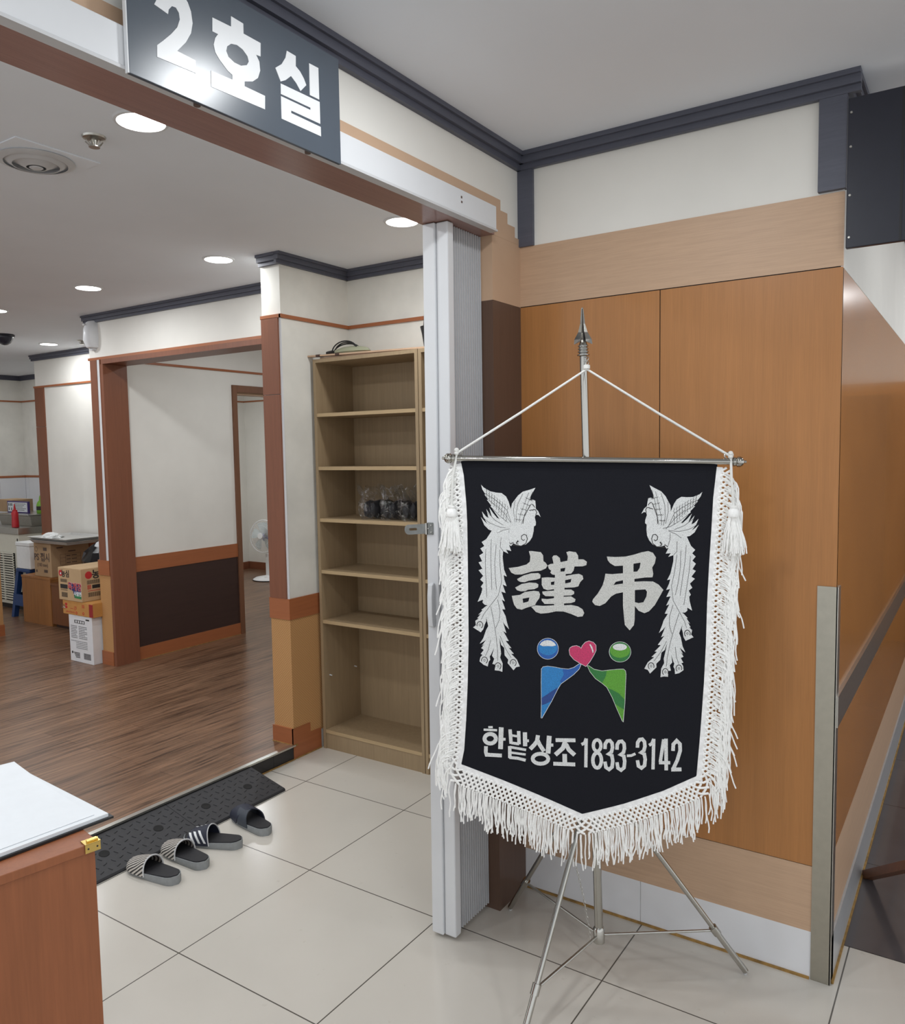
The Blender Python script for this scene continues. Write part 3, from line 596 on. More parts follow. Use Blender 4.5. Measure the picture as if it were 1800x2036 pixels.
CHARS = [[[(-160.1,-256.2),(-153.4,-255.7),(-126.7,-258.9),(-120.1,-268.4),(-119.4,-284.5),(-113.6,-288.6),(-108.3,-296.7),(-112.4,-304.8),(-127.1,-311.5),(-153.9,-314.3),(-180.7,-322.4),(-199.6,-322.5),(-210.3,-317.1),(-217.7,-304.1),(-191.3,-300.8),(-167.1,-294.0),(-157.6,-285.9),(-156.2,-271.0)]],[[(-194.3,-335.5),(-175.4,-325.1),(-153.9,-319.1),(-133.8,-318.3),(-127.7,-323.7),(-128.6,-333.1),(-140.7,-337.2),(-160.8,-340.0),(-172.9,-344.6),(-185.0,-343.6),(-191.6,-340.1)]],[[(-199.9,-359.9),(-181.0,-349.5),(-159.5,-345.4),(-140.7,-346.7),(-134.1,-350.7),(-134.9,-358.8),(-146.2,-364.3),(-162.3,-365.7),(-171.7,-369.8),(-183.8,-370.7),(-194.6,-367.2)]],[[(-209.5,-383.6),(-186.6,-380.8),(-173.1,-372.5),(-146.3,-368.9),(-132.9,-371.0),(-129.7,-379.1),(-131.7,-390.0),(-139.8,-400.9),(-143.9,-409.6),(-157.3,-414.0),(-168.1,-417.3),(-181.6,-422.9),(-195.0,-420.2),(-203.0,-409.4),(-207.0,-395.8)],[(-179.2,-391.6),(-159.8,-387.9),(-162.6,-399.6),(-177.4,-403.8)]],[[(-94.8,-273.8),(-90.8,-268.4),(-82.8,-267.9),(-73.6,-275.1),(-71.6,-287.2),(-52.4,-283.2),(-51.1,-271.1),(-55.0,-259.0),(-47.0,-256.4),(-28.5,-259.1),(-22.5,-268.5),(-22.0,-279.2),(-7.5,-279.2),(1.7,-285.9),(0.3,-295.3),(-10.2,-298.8),(-32.7,-299.3),(-35.4,-311.4),(-42.1,-319.5),(-57.4,-320.8),(-57.5,-326.2),(-36.8,-322.1),(-20.9,-320.0),(-10.4,-324.8),(-8.3,-334.2),(-17.1,-343.6),(-22.4,-355.7),(-34.3,-358.5),(-60.9,-359.9),(-60.9,-364.8),(-42.3,-364.7),(-33.9,-370.6),(-34.4,-377.3),(-42.4,-381.4),(-63.6,-382.3),(-63.7,-385.5),(-42.4,-384.1),(-30.5,-392.1),(-31.9,-398.9),(-42.5,-403.0),(-62.5,-404.4),(-62.5,-409.8),(-42.6,-408.4),(-24.0,-412.3),(-10.8,-420.3),(-6.4,-431.0),(-10.9,-440.5),(-24.2,-442.0),(-42.7,-434.0),(-63.9,-427.4),(-85.2,-427.0),(-106.6,-431.8),(-128.0,-433.9),(-141.4,-429.4),(-149.3,-420.5),(-155.2,-414.5),(-141.2,-410.4),(-122.5,-412.1),(-90.4,-410.0),(-90.4,-406.0),(-117.1,-406.1),(-125.1,-396.7),(-125.5,-391.3),(-109.0,-392.5),(-90.3,-389.7),(-90.3,-384.3),(-114.3,-383.9),(-122.2,-377.7),(-123.5,-371.0),(-108.8,-369.6),(-90.2,-368.1),(-90.1,-364.1),(-108.8,-366.8),(-119.5,-362.8),(-124.7,-352.0),(-124.6,-331.8),(-108.6,-330.4),(-87.8,-331.7),(-87.2,-323.6),(-95.2,-322.3),(-100.5,-316.9),(-97.8,-311.5),(-104.4,-306.1),(-107.2,-296.7),(-100.3,-292.6),(-91.0,-291.3)],[(-71.7,-305.5),(-57.9,-302.8),(-60.6,-313.6),(-71.7,-314.1)],[(-98.8,-343.9),(-88.6,-341.7),(-90.0,-351.9),(-98.8,-352.0)],[(-58.9,-338.3),(-41.6,-334.3),(-43.5,-344.2),(-58.9,-347.8)]],[[(56.9,-271.2),(79.1,-272.5),(107.8,-271.2),(131.2,-265.9),(152.0,-259.3),(170.1,-255.9),(183.0,-260.7),(191.2,-273.9),(188.1,-289.8),(180.9,-301.8),(183.7,-319.1),(181.7,-329.2),(162.2,-329.7),(132.4,-333.8),(132.4,-341.8),(157.0,-340.4),(182.9,-340.9),(198.4,-349.6),(211.4,-364.2),(203.6,-378.8),(188.1,-406.9),(172.5,-424.3),(159.5,-429.8),(143.9,-423.2),(133.5,-409.9),(132.9,-447.4),(130.8,-463.5),(119.1,-478.4),(106.0,-463.7),(104.2,-447.6),(100.9,-410.1),(101.0,-371.3),(81.4,-375.4),(68.3,-383.5),(52.5,-402.4),(36.7,-410.5),(23.5,-407.9),(16.2,-398.6),(18.3,-391.8),(31.6,-375.6),(44.8,-352.8),(50.1,-335.4),(52.8,-319.3),(71.1,-320.6),(101.2,-317.9),(101.2,-296.5),(79.0,-297.9),(66.0,-289.9),(59.5,-281.9)],[(129.8,-291.2),(149.3,-288.0),(146.7,-303.2),(140.2,-313.3),(129.8,-313.8)],[(74.9,-351.3),(81.5,-342.0),(101.1,-337.4),(101.1,-347.2),(89.3,-348.6)],[(133.6,-365.0),(162.2,-363.0),(166.9,-369.7),(165.3,-383.0),(157.0,-399.1),(144.0,-401.8),(133.6,-399.2)]]]
LOGO = [('blue',0,[(-79.0,-533.6),(-79.8,-540.3),(-82.0,-546.7),(-85.6,-552.5),(-90.4,-557.3),(-96.1,-561.0),(-102.4,-563.3),(-109.0,-564.2),(-115.7,-563.5),(-122.0,-561.4),(-127.6,-557.9),(-132.3,-553.1),(-135.9,-547.4),(-138.0,-541.1),(-138.7,-534.4),(-137.9,-527.6),(-135.7,-521.2),(-132.1,-515.5),(-127.3,-510.6),(-121.6,-507.0),(-115.3,-504.7),(-108.6,-503.8),(-102.0,-504.5),(-95.7,-506.7),(-90.1,-510.2),(-85.4,-514.9),(-81.9,-520.6),(-79.7,-526.9)]),('sky',1,[(-82.4,-531.0),(-83.1,-535.7),(-85.1,-540.2),(-88.2,-544.2),(-92.4,-547.6),(-97.5,-550.2),(-103.1,-551.8),(-109.0,-552.4),(-114.8,-552.0),(-120.4,-550.5),(-125.4,-548.1),(-129.6,-544.8),(-132.7,-540.8),(-134.7,-536.3),(-135.3,-531.6),(-134.6,-526.9),(-132.6,-522.4),(-129.4,-518.4),(-125.2,-515.0),(-120.2,-512.4),(-114.5,-510.8),(-108.7,-510.2),(-102.8,-510.6),(-97.2,-512.1),(-92.2,-514.6),(-88.1,-517.9),(-84.9,-521.8),(-83.0,-526.3)]),('silver',2,[(-131.8,-522.9),(-127.0,-516.1),(-118.5,-510.9),(-108.6,-509.2),(-98.7,-511.0),(-90.2,-516.7),(-85.5,-523.9),(-95.9,-526.7),(-108.8,-526.1),(-122.4,-527.0)]),('pink',0,[(-49.3,-537.2),(-47.0,-530.5),(-39.5,-525.6),(-28.2,-523.6),(-18.9,-527.3),(-15.5,-531.4),(-12.3,-523.4),(-3.8,-513.7),(6.5,-509.8),(18.6,-513.4),(26.0,-521.9),(26.3,-536.2),(20.3,-549.7),(9.0,-569.0),(-2.3,-582.9),(-17.2,-575.1),(-35.9,-563.9),(-47.1,-550.6)]),('silver',1,[(7.4,-519.7),(11.1,-519.3),(15.7,-526.8),(18.8,-538.3),(18.4,-543.0),(16.2,-543.1),(14.4,-534.5),(10.7,-526.5)]),('sky',0,[(-127.6,-592.2),(-122.8,-586.0),(-109.6,-583.8),(-88.8,-586.2),(-69.9,-589.7),(-51.1,-591.0),(-36.0,-585.9),(-21.0,-575.2),(-15.7,-577.0),(-21.1,-590.5),(-36.2,-606.1),(-55.0,-620.8),(-72.1,-633.7),(-81.6,-649.3),(-98.9,-684.4),(-127.1,-734.4),(-129.6,-733.5),(-128.3,-688.8),(-128.5,-630.8)]),('blue',1,[(-68.1,-590.9),(-51.1,-592.1),(-36.1,-587.3),(-21.0,-576.7),(-17.6,-578.0),(-22.0,-590.1),(-37.1,-605.2),(-56.0,-619.5),(-72.1,-631.4),(-74.9,-626.0),(-64.4,-606.6)]),('navy',1,[(-127.3,-675.3),(-112.0,-665.3),(-98.7,-655.4),(-81.6,-644.4),(-83.1,-649.3),(-99.8,-682.8),(-105.5,-686.8),(-116.0,-692.5),(-127.1,-696.6)]),('leaf',0,[(0.9,-579.6),(6.1,-580.5),(20.1,-589.9),(42.5,-594.3),(64.8,-591.1),(87.1,-588.8),(101.9,-588.2),(107.5,-593.2),(108.9,-603.7),(107.4,-636.1),(105.4,-684.0),(100.6,-738.7),(97.9,-735.9),(83.1,-701.7),(70.2,-669.4),(55.4,-640.9),(42.4,-629.7),(23.7,-616.6),(8.9,-597.7)]),('green',1,[(2.4,-581.5),(7.1,-582.8),(20.1,-591.4),(42.5,-595.8),(55.5,-594.3),(52.7,-608.4),(46.1,-622.0),(42.4,-627.8),(24.7,-615.1),(10.4,-597.7)]),('green',1,[(57.6,-642.8),(72.1,-648.3),(88.8,-657.5),(104.5,-674.4),(103.5,-703.1),(90.5,-695.8),(77.5,-686.5),(71.6,-669.3)]),('green',0,[(122.4,-539.4),(121.6,-545.7),(119.4,-551.8),(115.8,-557.3),(111.1,-562.0),(105.4,-565.5),(99.0,-567.7),(92.4,-568.5),(85.7,-567.9),(79.3,-565.8),(73.6,-562.5),(68.9,-558.0),(65.3,-552.6),(63.1,-546.5),(62.4,-540.2),(63.2,-533.7),(65.4,-527.6),(69.0,-522.1),(73.8,-517.5),(79.5,-514.0),(85.8,-511.8),(92.5,-511.0),(99.2,-511.7),(105.5,-513.7),(111.2,-517.1),(115.9,-521.6),(119.4,-527.0),(121.6,-533.0)]),('leaf',1,[(119.8,-536.0),(119.1,-540.4),(117.1,-544.7),(113.8,-548.5),(109.5,-551.7),(104.3,-554.2),(98.5,-555.7),(92.4,-556.3),(86.3,-555.9),(80.5,-554.5),(75.3,-552.2),(71.0,-549.1),(67.7,-545.3),(65.7,-541.1),(65.0,-536.7),(65.7,-532.2),(67.8,-528.0),(71.0,-524.1),(75.4,-520.9),(80.6,-518.5),(86.4,-516.9),(92.5,-516.4),(98.6,-516.8),(104.4,-518.2),(109.5,-520.5),(113.9,-523.6),(117.1,-527.4),(119.1,-531.5)]),('silver',2,[(111.3,-525.6),(110.8,-527.8),(109.4,-529.8),(107.1,-531.6),(104.0,-533.2),(100.3,-534.3),(96.2,-535.1),(91.9,-535.4),(87.6,-535.2),(83.5,-534.6),(79.8,-533.5),(76.7,-532.0),(74.4,-530.2),(72.9,-528.2),(72.5,-526.1),(73.0,-524.0),(74.4,-522.0),(76.7,-520.1),(79.8,-518.6),(83.5,-517.4),(87.6,-516.7),(91.9,-516.4),(96.3,-516.6),(100.4,-517.2),(104.0,-518.3),(107.1,-519.8),(109.4,-521.5),(110.9,-523.5)])]
STROKES = [(6.0,[(-280.5,-764.0),(-267.8,-763.7)]),(6.4,[(-294.0,-771.3),(-255.3,-772.5)]),(11.4,[(-259.1,-797.2),(-260.0,-801.5),(-262.3,-805.5),(-266.0,-808.7),(-270.5,-810.8),(-275.6,-811.6),(-280.6,-811.1),(-285.2,-809.2),(-288.7,-806.2),(-291.0,-802.4),(-291.8,-798.1),(-290.9,-793.7),(-288.6,-789.8),(-284.9,-786.6),(-280.3,-784.5),(-275.3,-783.7),(-270.3,-784.2),(-265.7,-786.1),(-262.2,-789.1),(-259.9,-792.9),(-259.1,-797.2)]),(13.5,[(-243.3,-763.8),(-246.1,-827.3)]),(7.8,[(-239.3,-798.5),(-231.3,-798.3)]),(10.7,[(-287.7,-820.0),(-288.6,-836.6),(-286.8,-844.7),(-275.9,-845.1),(-242.6,-846.4)]),(9.9,[(-218.1,-769.4),(-215.6,-810.7)]),(9.9,[(-193.7,-773.5),(-192.6,-811.9)]),(6.4,[(-217.5,-786.2),(-194.1,-789.3)]),(7.8,[(-215.9,-808.2),(-192.5,-811.2)]),(12.1,[(-175.7,-776.7),(-175.4,-817.0)]),(7.8,[(-170.9,-801.1),(-164.5,-800.9)]),(9.9,[(-219.6,-818.2),(-219.6,-853.0)]),(7.1,[(-219.6,-820.7),(-172.9,-827.9)]),(6.4,[(-219.8,-836.5),(-174.1,-841.5)]),(8.5,[(-221.0,-851.2),(-196.5,-853.1),(-174.3,-858.3)]),(11.4,[(-138.6,-784.2),(-141.5,-801.4),(-149.5,-812.6),(-161.1,-825.0)]),(11.4,[(-139.4,-799.5),(-133.4,-812.2),(-121.8,-830.1)]),(13.5,[(-106.5,-784.8),(-110.4,-836.0)]),(8.5,[(-104.9,-811.4),(-95.2,-811.1)]),(10.7,[(-109.8,-851.7),(-110.9,-856.2),(-114.1,-860.4),(-119.0,-863.8),(-125.2,-866.0),(-132.0,-866.9),(-138.9,-866.4),(-145.1,-864.5),(-149.9,-861.4),(-153.1,-857.5),(-154.1,-853.0),(-153.0,-848.4),(-149.8,-844.2),(-144.9,-840.8),(-138.7,-838.6),(-131.8,-837.7),(-125.0,-838.2),(-118.8,-840.1),(-113.9,-843.2),(-110.8,-847.2),(-109.8,-851.7)]),(10.7,[(-88.7,-796.4),(-32.7,-794.9)]),(12.1,[(-61.0,-797.5),(-68.3,-818.7),(-89.7,-839.0)]),(12.1,[(-59.7,-806.5),(-51.6,-822.7),(-35.1,-837.5)]),(12.8,[(-63.4,-835.7),(-62.9,-864.9)]),(10.7,[(-95.6,-865.1),(-33.8,-864.7)]),(8.5,[(-15.8,-806.4),(-7.3,-801.5),(-2.7,-788.7)]),(9.2,[(-2.7,-788.7),(-4.1,-871.5)]),(9.2,[(38.4,-807.5),(37.9,-812.5),(36.4,-817.1),(34.0,-820.8),(31.1,-823.2),(27.8,-824.1),(24.5,-823.4),(21.6,-821.1),(19.3,-817.6),(17.8,-813.1),(17.3,-808.0),(17.9,-803.0),(19.4,-798.4),(21.7,-794.7),(24.7,-792.4),(27.9,-791.5),(31.2,-792.2),(34.1,-794.4),(36.4,-798.0),(37.9,-802.5),(38.4,-807.5)]),(9.9,[(39.7,-849.8),(39.0,-856.6),(37.3,-862.7),(34.7,-867.6),(31.3,-870.8),(27.6,-871.9),(23.9,-871.0),(20.6,-868.0),(18.0,-863.3),(16.3,-857.2),(15.7,-850.5),(16.3,-843.8),(18.1,-837.7),(20.7,-832.8),(24.1,-829.6),(27.8,-828.4),(31.5,-829.4),(34.8,-832.4),(37.4,-837.1),(39.1,-843.1),(39.7,-849.8)]),(9.6,[(49.6,-816.9),(50.4,-802.4),(56.0,-793.6),(63.0,-792.3),(69.3,-799.4),(70.6,-812.7),(67.4,-825.5),(58.7,-831.1),(68.5,-834.5),(71.2,-850.0),(69.1,-868.1),(60.6,-875.3),(52.2,-869.7),(49.5,-853.1)]),(9.6,[(82.9,-817.8),(83.6,-803.4),(89.2,-794.5),(96.2,-793.3),(102.5,-800.3),(103.8,-813.6),(100.7,-826.3),(91.9,-832.0),(101.7,-835.3),(104.4,-850.8),(102.3,-868.9),(93.9,-876.1),(85.5,-870.5),(82.8,-854.0)]),(7.1,[(110.4,-834.7),(122.3,-834.0),(134.1,-828.3)]),(9.6,[(139.7,-810.8),(140.4,-796.4),(146.0,-787.6),(152.9,-786.4),(159.1,-793.4),(160.5,-806.7),(157.4,-819.3),(148.7,-825.0),(158.4,-828.3),(161.2,-843.7),(159.1,-861.8),(150.7,-868.9),(142.4,-863.4),(139.6,-846.9)]),(8.5,[(172.0,-803.8),(179.6,-799.0),(184.8,-785.5)]),(9.2,[(184.8,-785.5),(182.6,-872.2)]),(9.9,[(218.6,-784.6),(219.3,-874.3)]),(9.2,[(212.4,-786.6),(202.7,-851.5)]),(9.2,[(199.3,-852.7),(230.3,-852.8)]),(9.9,[(237.9,-818.9),(238.9,-800.2),(248.5,-789.9),(257.1,-799.0),(257.8,-817.6),(249.6,-845.8),(237.6,-872.0)]),(10.7,[(233.1,-872.1),(261.3,-871.2)])]
CLOTH = [(-351.5,-4.8),(-344.7,-39.1),(-338.5,-117.9),(-336.3,-175.3),(-335.9,-261.6),(-335.9,-377.2),(-336.0,-508.0),(-340.5,-639.5),(-346.1,-742.4),(-353.0,-831.1),(-362.3,-875.7),(-240.5,-920.7),(-125.6,-965.4),(-14.7,-1009.7),(101.0,-974.8),(212.4,-934.7),(304.5,-891.4),(312.5,-798.2),(317.8,-726.9),(324.4,-627.4),(329.5,-514.4),(332.0,-402.1),(337.1,-290.3),(342.2,-206.8),(347.3,-109.9),(352.5,-61.7),(356.4,-24.5)]
FR_OUT = [(-384.7,-10.0),(-389.7,-60.1),(-396.2,-117.4),(-403.2,-203.8),(-406.9,-261.5),(-411.0,-348.5),(-409.4,-450.4),(-405.0,-552.6),(-400.7,-670.0),(-402.1,-773.2),(-407.5,-847.4),(-409.3,-877.1),(-379.3,-938.6),(-255.7,-995.1),(-126.2,-1044.9),(-26.4,-1071.8),(100.8,-1033.0),(226.2,-984.7),(338.8,-929.0),(349.6,-894.2),(365.6,-796.8),(376.2,-725.5),(389.3,-626.3),(399.7,-513.6),(407.3,-401.6),(414.8,-290.2),(418.5,-207.1),(414.0,-110.5),(397.8,-55.3),(384.4,-27.7)]
BAR = [(-385.9,10.0),(410.9,-11.6)]
TAS = [(-367.0,18.3),(-392.1,-131.8),(393.6,2.4),(394.2,-137.9)]
MISC = {'barL':(-388.7,10.0),'barR':(416.3,-11.6),'cordtop':(4.0,254.8),'knotL':(-356.8,29.5),'knotR':(385.6,3.9)}
SIGN = [[[(987.9,2432.5),(1017.8,2427.7),(1019.7,2436.9),(1027.6,2446.7),(1036.5,2447.7),(1043.0,2440.9),(1044.5,2429.5),(1037.7,2412.2),(1023.4,2394.3),(1004.9,2374.9),(990.5,2360.8),(989.4,2339.2),(1077.9,2342.5),(1078.2,2366.9),(1035.4,2367.9),(1056.3,2391.9),(1069.7,2414.4),(1074.4,2434.8),(1071.7,2455.7),(1064.7,2469.7),(1051.6,2480.8),(1033.7,2480.0),(1015.6,2470.6),(998.9,2453.7)]],[[(1172.5,2490.0),(1204.8,2488.9),(1204.6,2468.9),(1251.7,2468.8),(1250.4,2440.9),(1237.5,2439.6),(1246.2,2429.0),(1247.9,2410.9),(1240.9,2393.4),(1225.6,2380.6),(1202.9,2372.4),(1202.5,2362.7),(1259.6,2363.1),(1258.3,2334.6),(1114.8,2330.3),(1115.3,2361.4),(1170.0,2364.1),(1170.4,2373.6),(1158.7,2377.5),(1139.1,2390.7),(1128.0,2401.7),(1124.8,2415.5),(1129.4,2430.0),(1136.8,2440.1),(1122.7,2439.9),(1124.0,2466.9),(1171.5,2469.0)],[(1156.4,2415.3),(1159.2,2425.4),(1169.9,2434.8),(1185.6,2438.5),(1201.3,2435.5),(1213.3,2427.1),(1216.5,2417.7),(1210.7,2408.1),(1194.4,2400.8),(1176.9,2400.5),(1161.7,2405.8)]],[[(1329.3,2483.7),(1356.8,2483.1),(1355.8,2461.0),(1368.8,2454.5),(1380.8,2443.2),(1387.9,2431.4),(1369.0,2411.8),(1355.9,2424.2),(1340.0,2433.9),(1322.5,2418.6),(1307.5,2410.3),(1292.9,2433.7),(1311.9,2448.6),(1324.6,2467.3)]],[[(1399.4,2483.8),(1429.7,2484.5),(1429.8,2414.2),(1398.6,2413.5)]],[[(1307.3,2406.1),(1431.0,2409.3),(1431.1,2360.0),(1337.1,2358.7),(1336.9,2353.3),(1432.2,2353.6),(1432.6,2332.4),(1306.7,2331.3),(1306.9,2379.3),(1399.3,2380.7),(1399.6,2385.7),(1307.1,2383.8)]]]
# ================================================================ the setting
TN = [0]


def trim(b, mat, **kw):
    TN[0] += 1
    return struct('trim_%d' % TN[0], b, mat, **kw)


def tbox(lo, hi, mat, **kw):
    return trim(B().box(lo, hi), mat, **kw)


sbox('floor', (-4.2, -4.6, -0.1), (7.6, 2.968, 0.0), 'tile')
sbox('floor_corridor', (2.705, -2.6, -0.05), (7.6, 0.337, 0.0012), 'darktile')
sbox('floor_room', (-4.2, 2.966, 0.0), (7.6, 10.2, 0.075), 'plank')
sbox('ceiling', (-4.2, -4.6, 2.6), (7.7, 10.3, 2.72), 'ceiling')
# outer walls of the hall and the rooms
sbox('wall_end', (7.3, -2.6, 0), (7.4, 10.2, 2.6), 'wallpaper')

tbox((7.288, -2.6, 0.0), (7.302, 0.335, 2.09), 'orange')  # unseen orange cladding, put in for the tone the glossy wall mirrors
sbox('corridor_reflection_block', (7.0, -0.25, 0), (7.3, 0.05, 1.98), 'black')  # unseen black block, added for its dark reflection in the glossy corridor wall
# --- block with the wood panelled face (towards the camera) and the corridor face
WX = 2.475
sbox('wall_right', (WX + 0.004, 0.341, 0), (7.3, 1.355, 2.6), 'wallpaper')
sbox('wall_right_column', (2.289, 1.3555, 0), (3.43, 1.467, 2.6), 'wallpaper')


def wband(y0, y1, z0, z1, mat, t=0.0):
    return tbox((WX - t, y0, z0), (WX + 0.012, y1, z1), mat)


wband(0.337, 0.915, 0.0, 0.147, 'skirt')
wband(0.917, 1.355, 0.0, 0.147, 'skirt')
wband(0.337, 1.355, 0.147, 0.349, 'tan')
wband(0.337, 0.8545, 0.351, 2.088, 'orange')
wband(0.8575, 1.355, 0.351, 2.088, 'orange')
wband(0.337, 1.355, 2.091, 2.292, 'tan')
tbox((WX + 0.003, 0.34, 0.34), (WX + 0.010, 1.354, 2.095), 'hole')
tbox((WX - 0.006, 0.39, 0), (WX + 0.001, 1.355, 0.007), 'caulk')
# dark slate mouldings of this wall
tbox((WX - 0.010, 1.298, 2.292), (WX + 0.012, 1.355, 2.546), 'crown')
tbox((WX - 0.014, 0.333, 2.297), (WX + 0.012, 0.404, 2.546), 'crown')


def crown(p0, p1, nx, ny):
    """stepped ceiling moulding from p0 to p1 on a wall whose room side is (nx, ny)"""
    b = B()
    for d, z0, z1 in ((0.016, 2.545, 2.565), (0.028, 2.563, 2.588), (0.036, 2.586, 2.6005)):
        xs = sorted((p0[0], p1[0], p0[0] + nx * d, p1[0] + nx * d))
        ys = sorted((p0[1], p1[1], p0[1] + ny * d, p1[1] + ny * d))
        b.box((xs[0], ys[0], z0), (xs[-1], ys[-1], z1))
    return trim(b, 'crown')


crown((WX, 0.30), (WX, 1.355), -1, 0)
crown((WX, 0.337), (7.3, 0.337), 0, -1)
crown((-2.2, 1.355), (WX, 1.355), 0, -1)

# corridor face of the block
CY = 0.337
tbox((WX + 0.002, CY, 0.147), (7.3, CY + 0.006, 0.385), 'tan')
k_ = wood('lacquered orange veneer', (186, 124, 66), (1.6, 60, 1.6), 0.2, 0.08, 0.5, 0.15)
M['orange_gloss'] = k_
tbox((WX + 0.002, CY, 0.386), (7.3, CY + 0.006, 2.085), 'orange_gloss')
tbox((WX + 0.002, CY + 0.001, 2.088), (7.3, CY + 0.006, 2.6), 'wallpaper')
tbox((WX + 0.004, CY - 0.006, 0.0), (7.3, CY + 0.002, 0.145), 'skirtmetal')
tbox((WX + 0.004, CY - 0.010, 0.78), (7.3, CY + 0.001, 0.872), 'steel')
tbox((WX + 0.01, CY - 0.012, 0.0), (7.3, CY - 0.005, 0.008), 'caulk')

# column at the end of the opening
tbox((2.286, 1.352, 0.0), (WX, 1.470, 2.088), 'darkcol')
tbox((2.286, 1.352, 2.089), (WX, 1.470, 2.300), 'tanpaint')
# wall over the opening with the stepped tan board
sbox('wall_front_lintel', (-2.2, 1.355, 2.300), (2.289, 1.467, 2.6), 'wallpaper')
sbox('wall_front', (-2.2, 1.3555, 0), (-1.3, 1.467, 2.2995), 'wallpaper')
step = [(-1.3, 2.299), (WX - 0.001, 2.299), (WX - 0.001, 2.319), (2.438, 2.319), (2.438, 2.353), (2.388, 2.353), (2.388, 2.387), (2.342, 2.387), (2.342, 2.42), (-1.3, 2.42)]
trim(B().prism(step, lambda u, v, t: (u, t, v), 1.3515, 1.3565), 'tanpaint')
# brown soffit board under the wall, behind the white track cover
tbox((-1.3, 1.345, 2.2965), (2.289, 1.467, 2.302), 'soffit')

# --- vestibule wall behind the bookcases, and the stub wall
sbox('wall_vestibule', (3.43, 1.355, 0), (3.55, 3.10, 2.6), 'dingy')
sbox('wall_stub', (2.915, 2.965, 0.0), (3.431, 3.098, 2.6), 'dingy')
tbox((2.905, 2.957, 0.739), (3.431, 3.104, 0.848), 'rail')
tbox((2.911, 2.961, 0.10), (3.431, 3.100, 0.739), 'wicker')
tbox((2.903, 2.957, 0.076), (2.915, 3.108, 0.162), 'rail')
trim(B().prism([(2.903, 0.0), (3.112, 0.0), (3.112, 0.110), (3.03, 0.110), (3.03, 0.162), (2.903, 0.162)], lambda u, v, t: (u, t, v), 2.956, 2.966), 'rail')
tbox((2.903, 2.976, 0.848), (2.916, 3.095, 1.897), 'redbrown')
tbox((2.903, 2.976, 1.900), (2.916, 3.095, 2.283), 'redbrown')
tbox((2.912, 2.962, 0.848), (2.9155, 2.976, 2.283), 'pvc')
tbox((2.903, 2.953, 2.281), (2.916, 3.100, 2.299), 'rail')
tbox((2.903, 2.955, 2.281), (3.431, 2.966, 2.299), 'rail')
tbox((3.420, 1.467, 2.281), (3.431, 2.966, 2.299), 'rail')
crown((2.915, 2.965), (2.915, 3.098), -1, 0)
crown((2.880, 2.965), (3.43, 2.965), 0, -1)
crown((3.43, 1.467), (3.43, 2.965), -1, 0)
tbox((2.90, 2.953, 0.070), (2.93, 3.11, 0.079), 'caulk')
tbox((2.92, 2.951, 0.0), (3.11, 2.958, 0.005), 'caulk')

# step up to the room: black riser tiles and the aluminium nosing
for x0, x1 in ((-2.2, 0.60), (0.601, 1.20), (1.201, 1.80), (1.801, 2.40), (2.401, 2.76), (2.761, 2.912)):
    tbox((x0, 2.958, 0.0), (x1, 2.966, 0.072), 'blacktile')
tbox((-2.2, 2.950, 0.070), (2.912, 2.976, 0.0785), 'alu')
tbox((2.0, 2.950, 0.0), (2.912, 2.958, 0.004), 'caulk')

# --- wall with the wide opening
PX = 3.375
sbox('wall_opening', (PX, 5.206, 0.0), (3.553, 5.36, 2.6), 'wallpaper')
sbox('wall_opening_lintel', (PX, 3.098, 2.262), (3.553, 5.206, 2.6), 'wallpaper')
sbox('wall_opening_pier', (PX, 3.098, 0.0), (3.553, 3.42, 2.262), 'wallpaper')
tbox((PX - 0.010, 3.10, 2.283), (PX + 0.01, 5.366, 2.300), 'rail')
tbox((PX - 0.010, 3.40, 2.250), (3.556, 5.212, 2.283), 'redbrown')
tbox((PX - 0.010, 5.190, 0.075), (3.556, 5.2215, 2.2495), 'redbrown')
tbox((PX - 0.012, 5.222, 0.848), (PX + 0.002, 5.228, 2.283), 'redbrown')
tbox((PX - 0.008, 5.228, 0.848), (PX + 0.002, 5.262, 2.283), 'pvc')
tbox((PX - 0.012, 5.262, 0.848), (PX + 0.002, 5.340, 2.283), 'redbrown')
tbox((PX - 0.012, 5.228, 0.739), (PX + 0.002, 5.364, 0.848), 'rail')
tbox((PX - 0.004, 5.226, 0.175), (PX + 0.002, 5.362, 0.739), 'wicker')
tbox((PX - 0.012, 5.226, 0.075), (PX + 0.002, 5.366, 0.175), 'rail')
crown((PX, 3.10), (PX, 5.395), -1, 0)
# panelled wall of the next room
sbox('wall_panelled', (3.553, 5.222, 0.0), (4.551, 5.34, 2.6), 'wallpaper')
sbox('wall_panelled_lintel', (4.551, 5.222, 2.173), (5.75, 5.34, 2.6), 'wallpaper')
sbox('wall_panelled_far', (5.75, 5.222, 0.0), (7.3, 5.34, 2.6), 'wallpaper')
tbox((3.556, 5.213, 0.739), (4.551, 5.224, 0.850), 'rail')
tbox((3.556, 5.217, 0.172), (4.551, 5.224, 0.739), 'espresso')
tbox((3.556, 5.211, 0.075), (4.551, 5.224, 0.172), 'rail')
tbox((3.556, 5.213, 2.281), (7.3, 5.224, 2.298), 'rail')
tbox((3.556, 5.208, 0.075), (4.56, 5.212, 0.079), 'caulk')
# door frame in that wall
for lo, hi in (((4.545, 5.204, 0.075), (4.590, 5.344, 2.175)), ((4.5905, 5.204, 2.118), (5.75, 5.344, 2.175)), ((4.5905, 5.226, 0.075), (4.604, 5.340, 2.1175)), ((5.70, 5.204, 0.075), (5.75, 5.344, 2.1175))):
    tbox(lo, hi, 'darkframe')
tbox((4.604, 5.232, 2.10), (5.70, 5.336, 2.118), 'tan')
dl = sbox('door_1', (4.612, 5.30, 0.080), (4.66, 5.338, 2.02), 'redbrown')
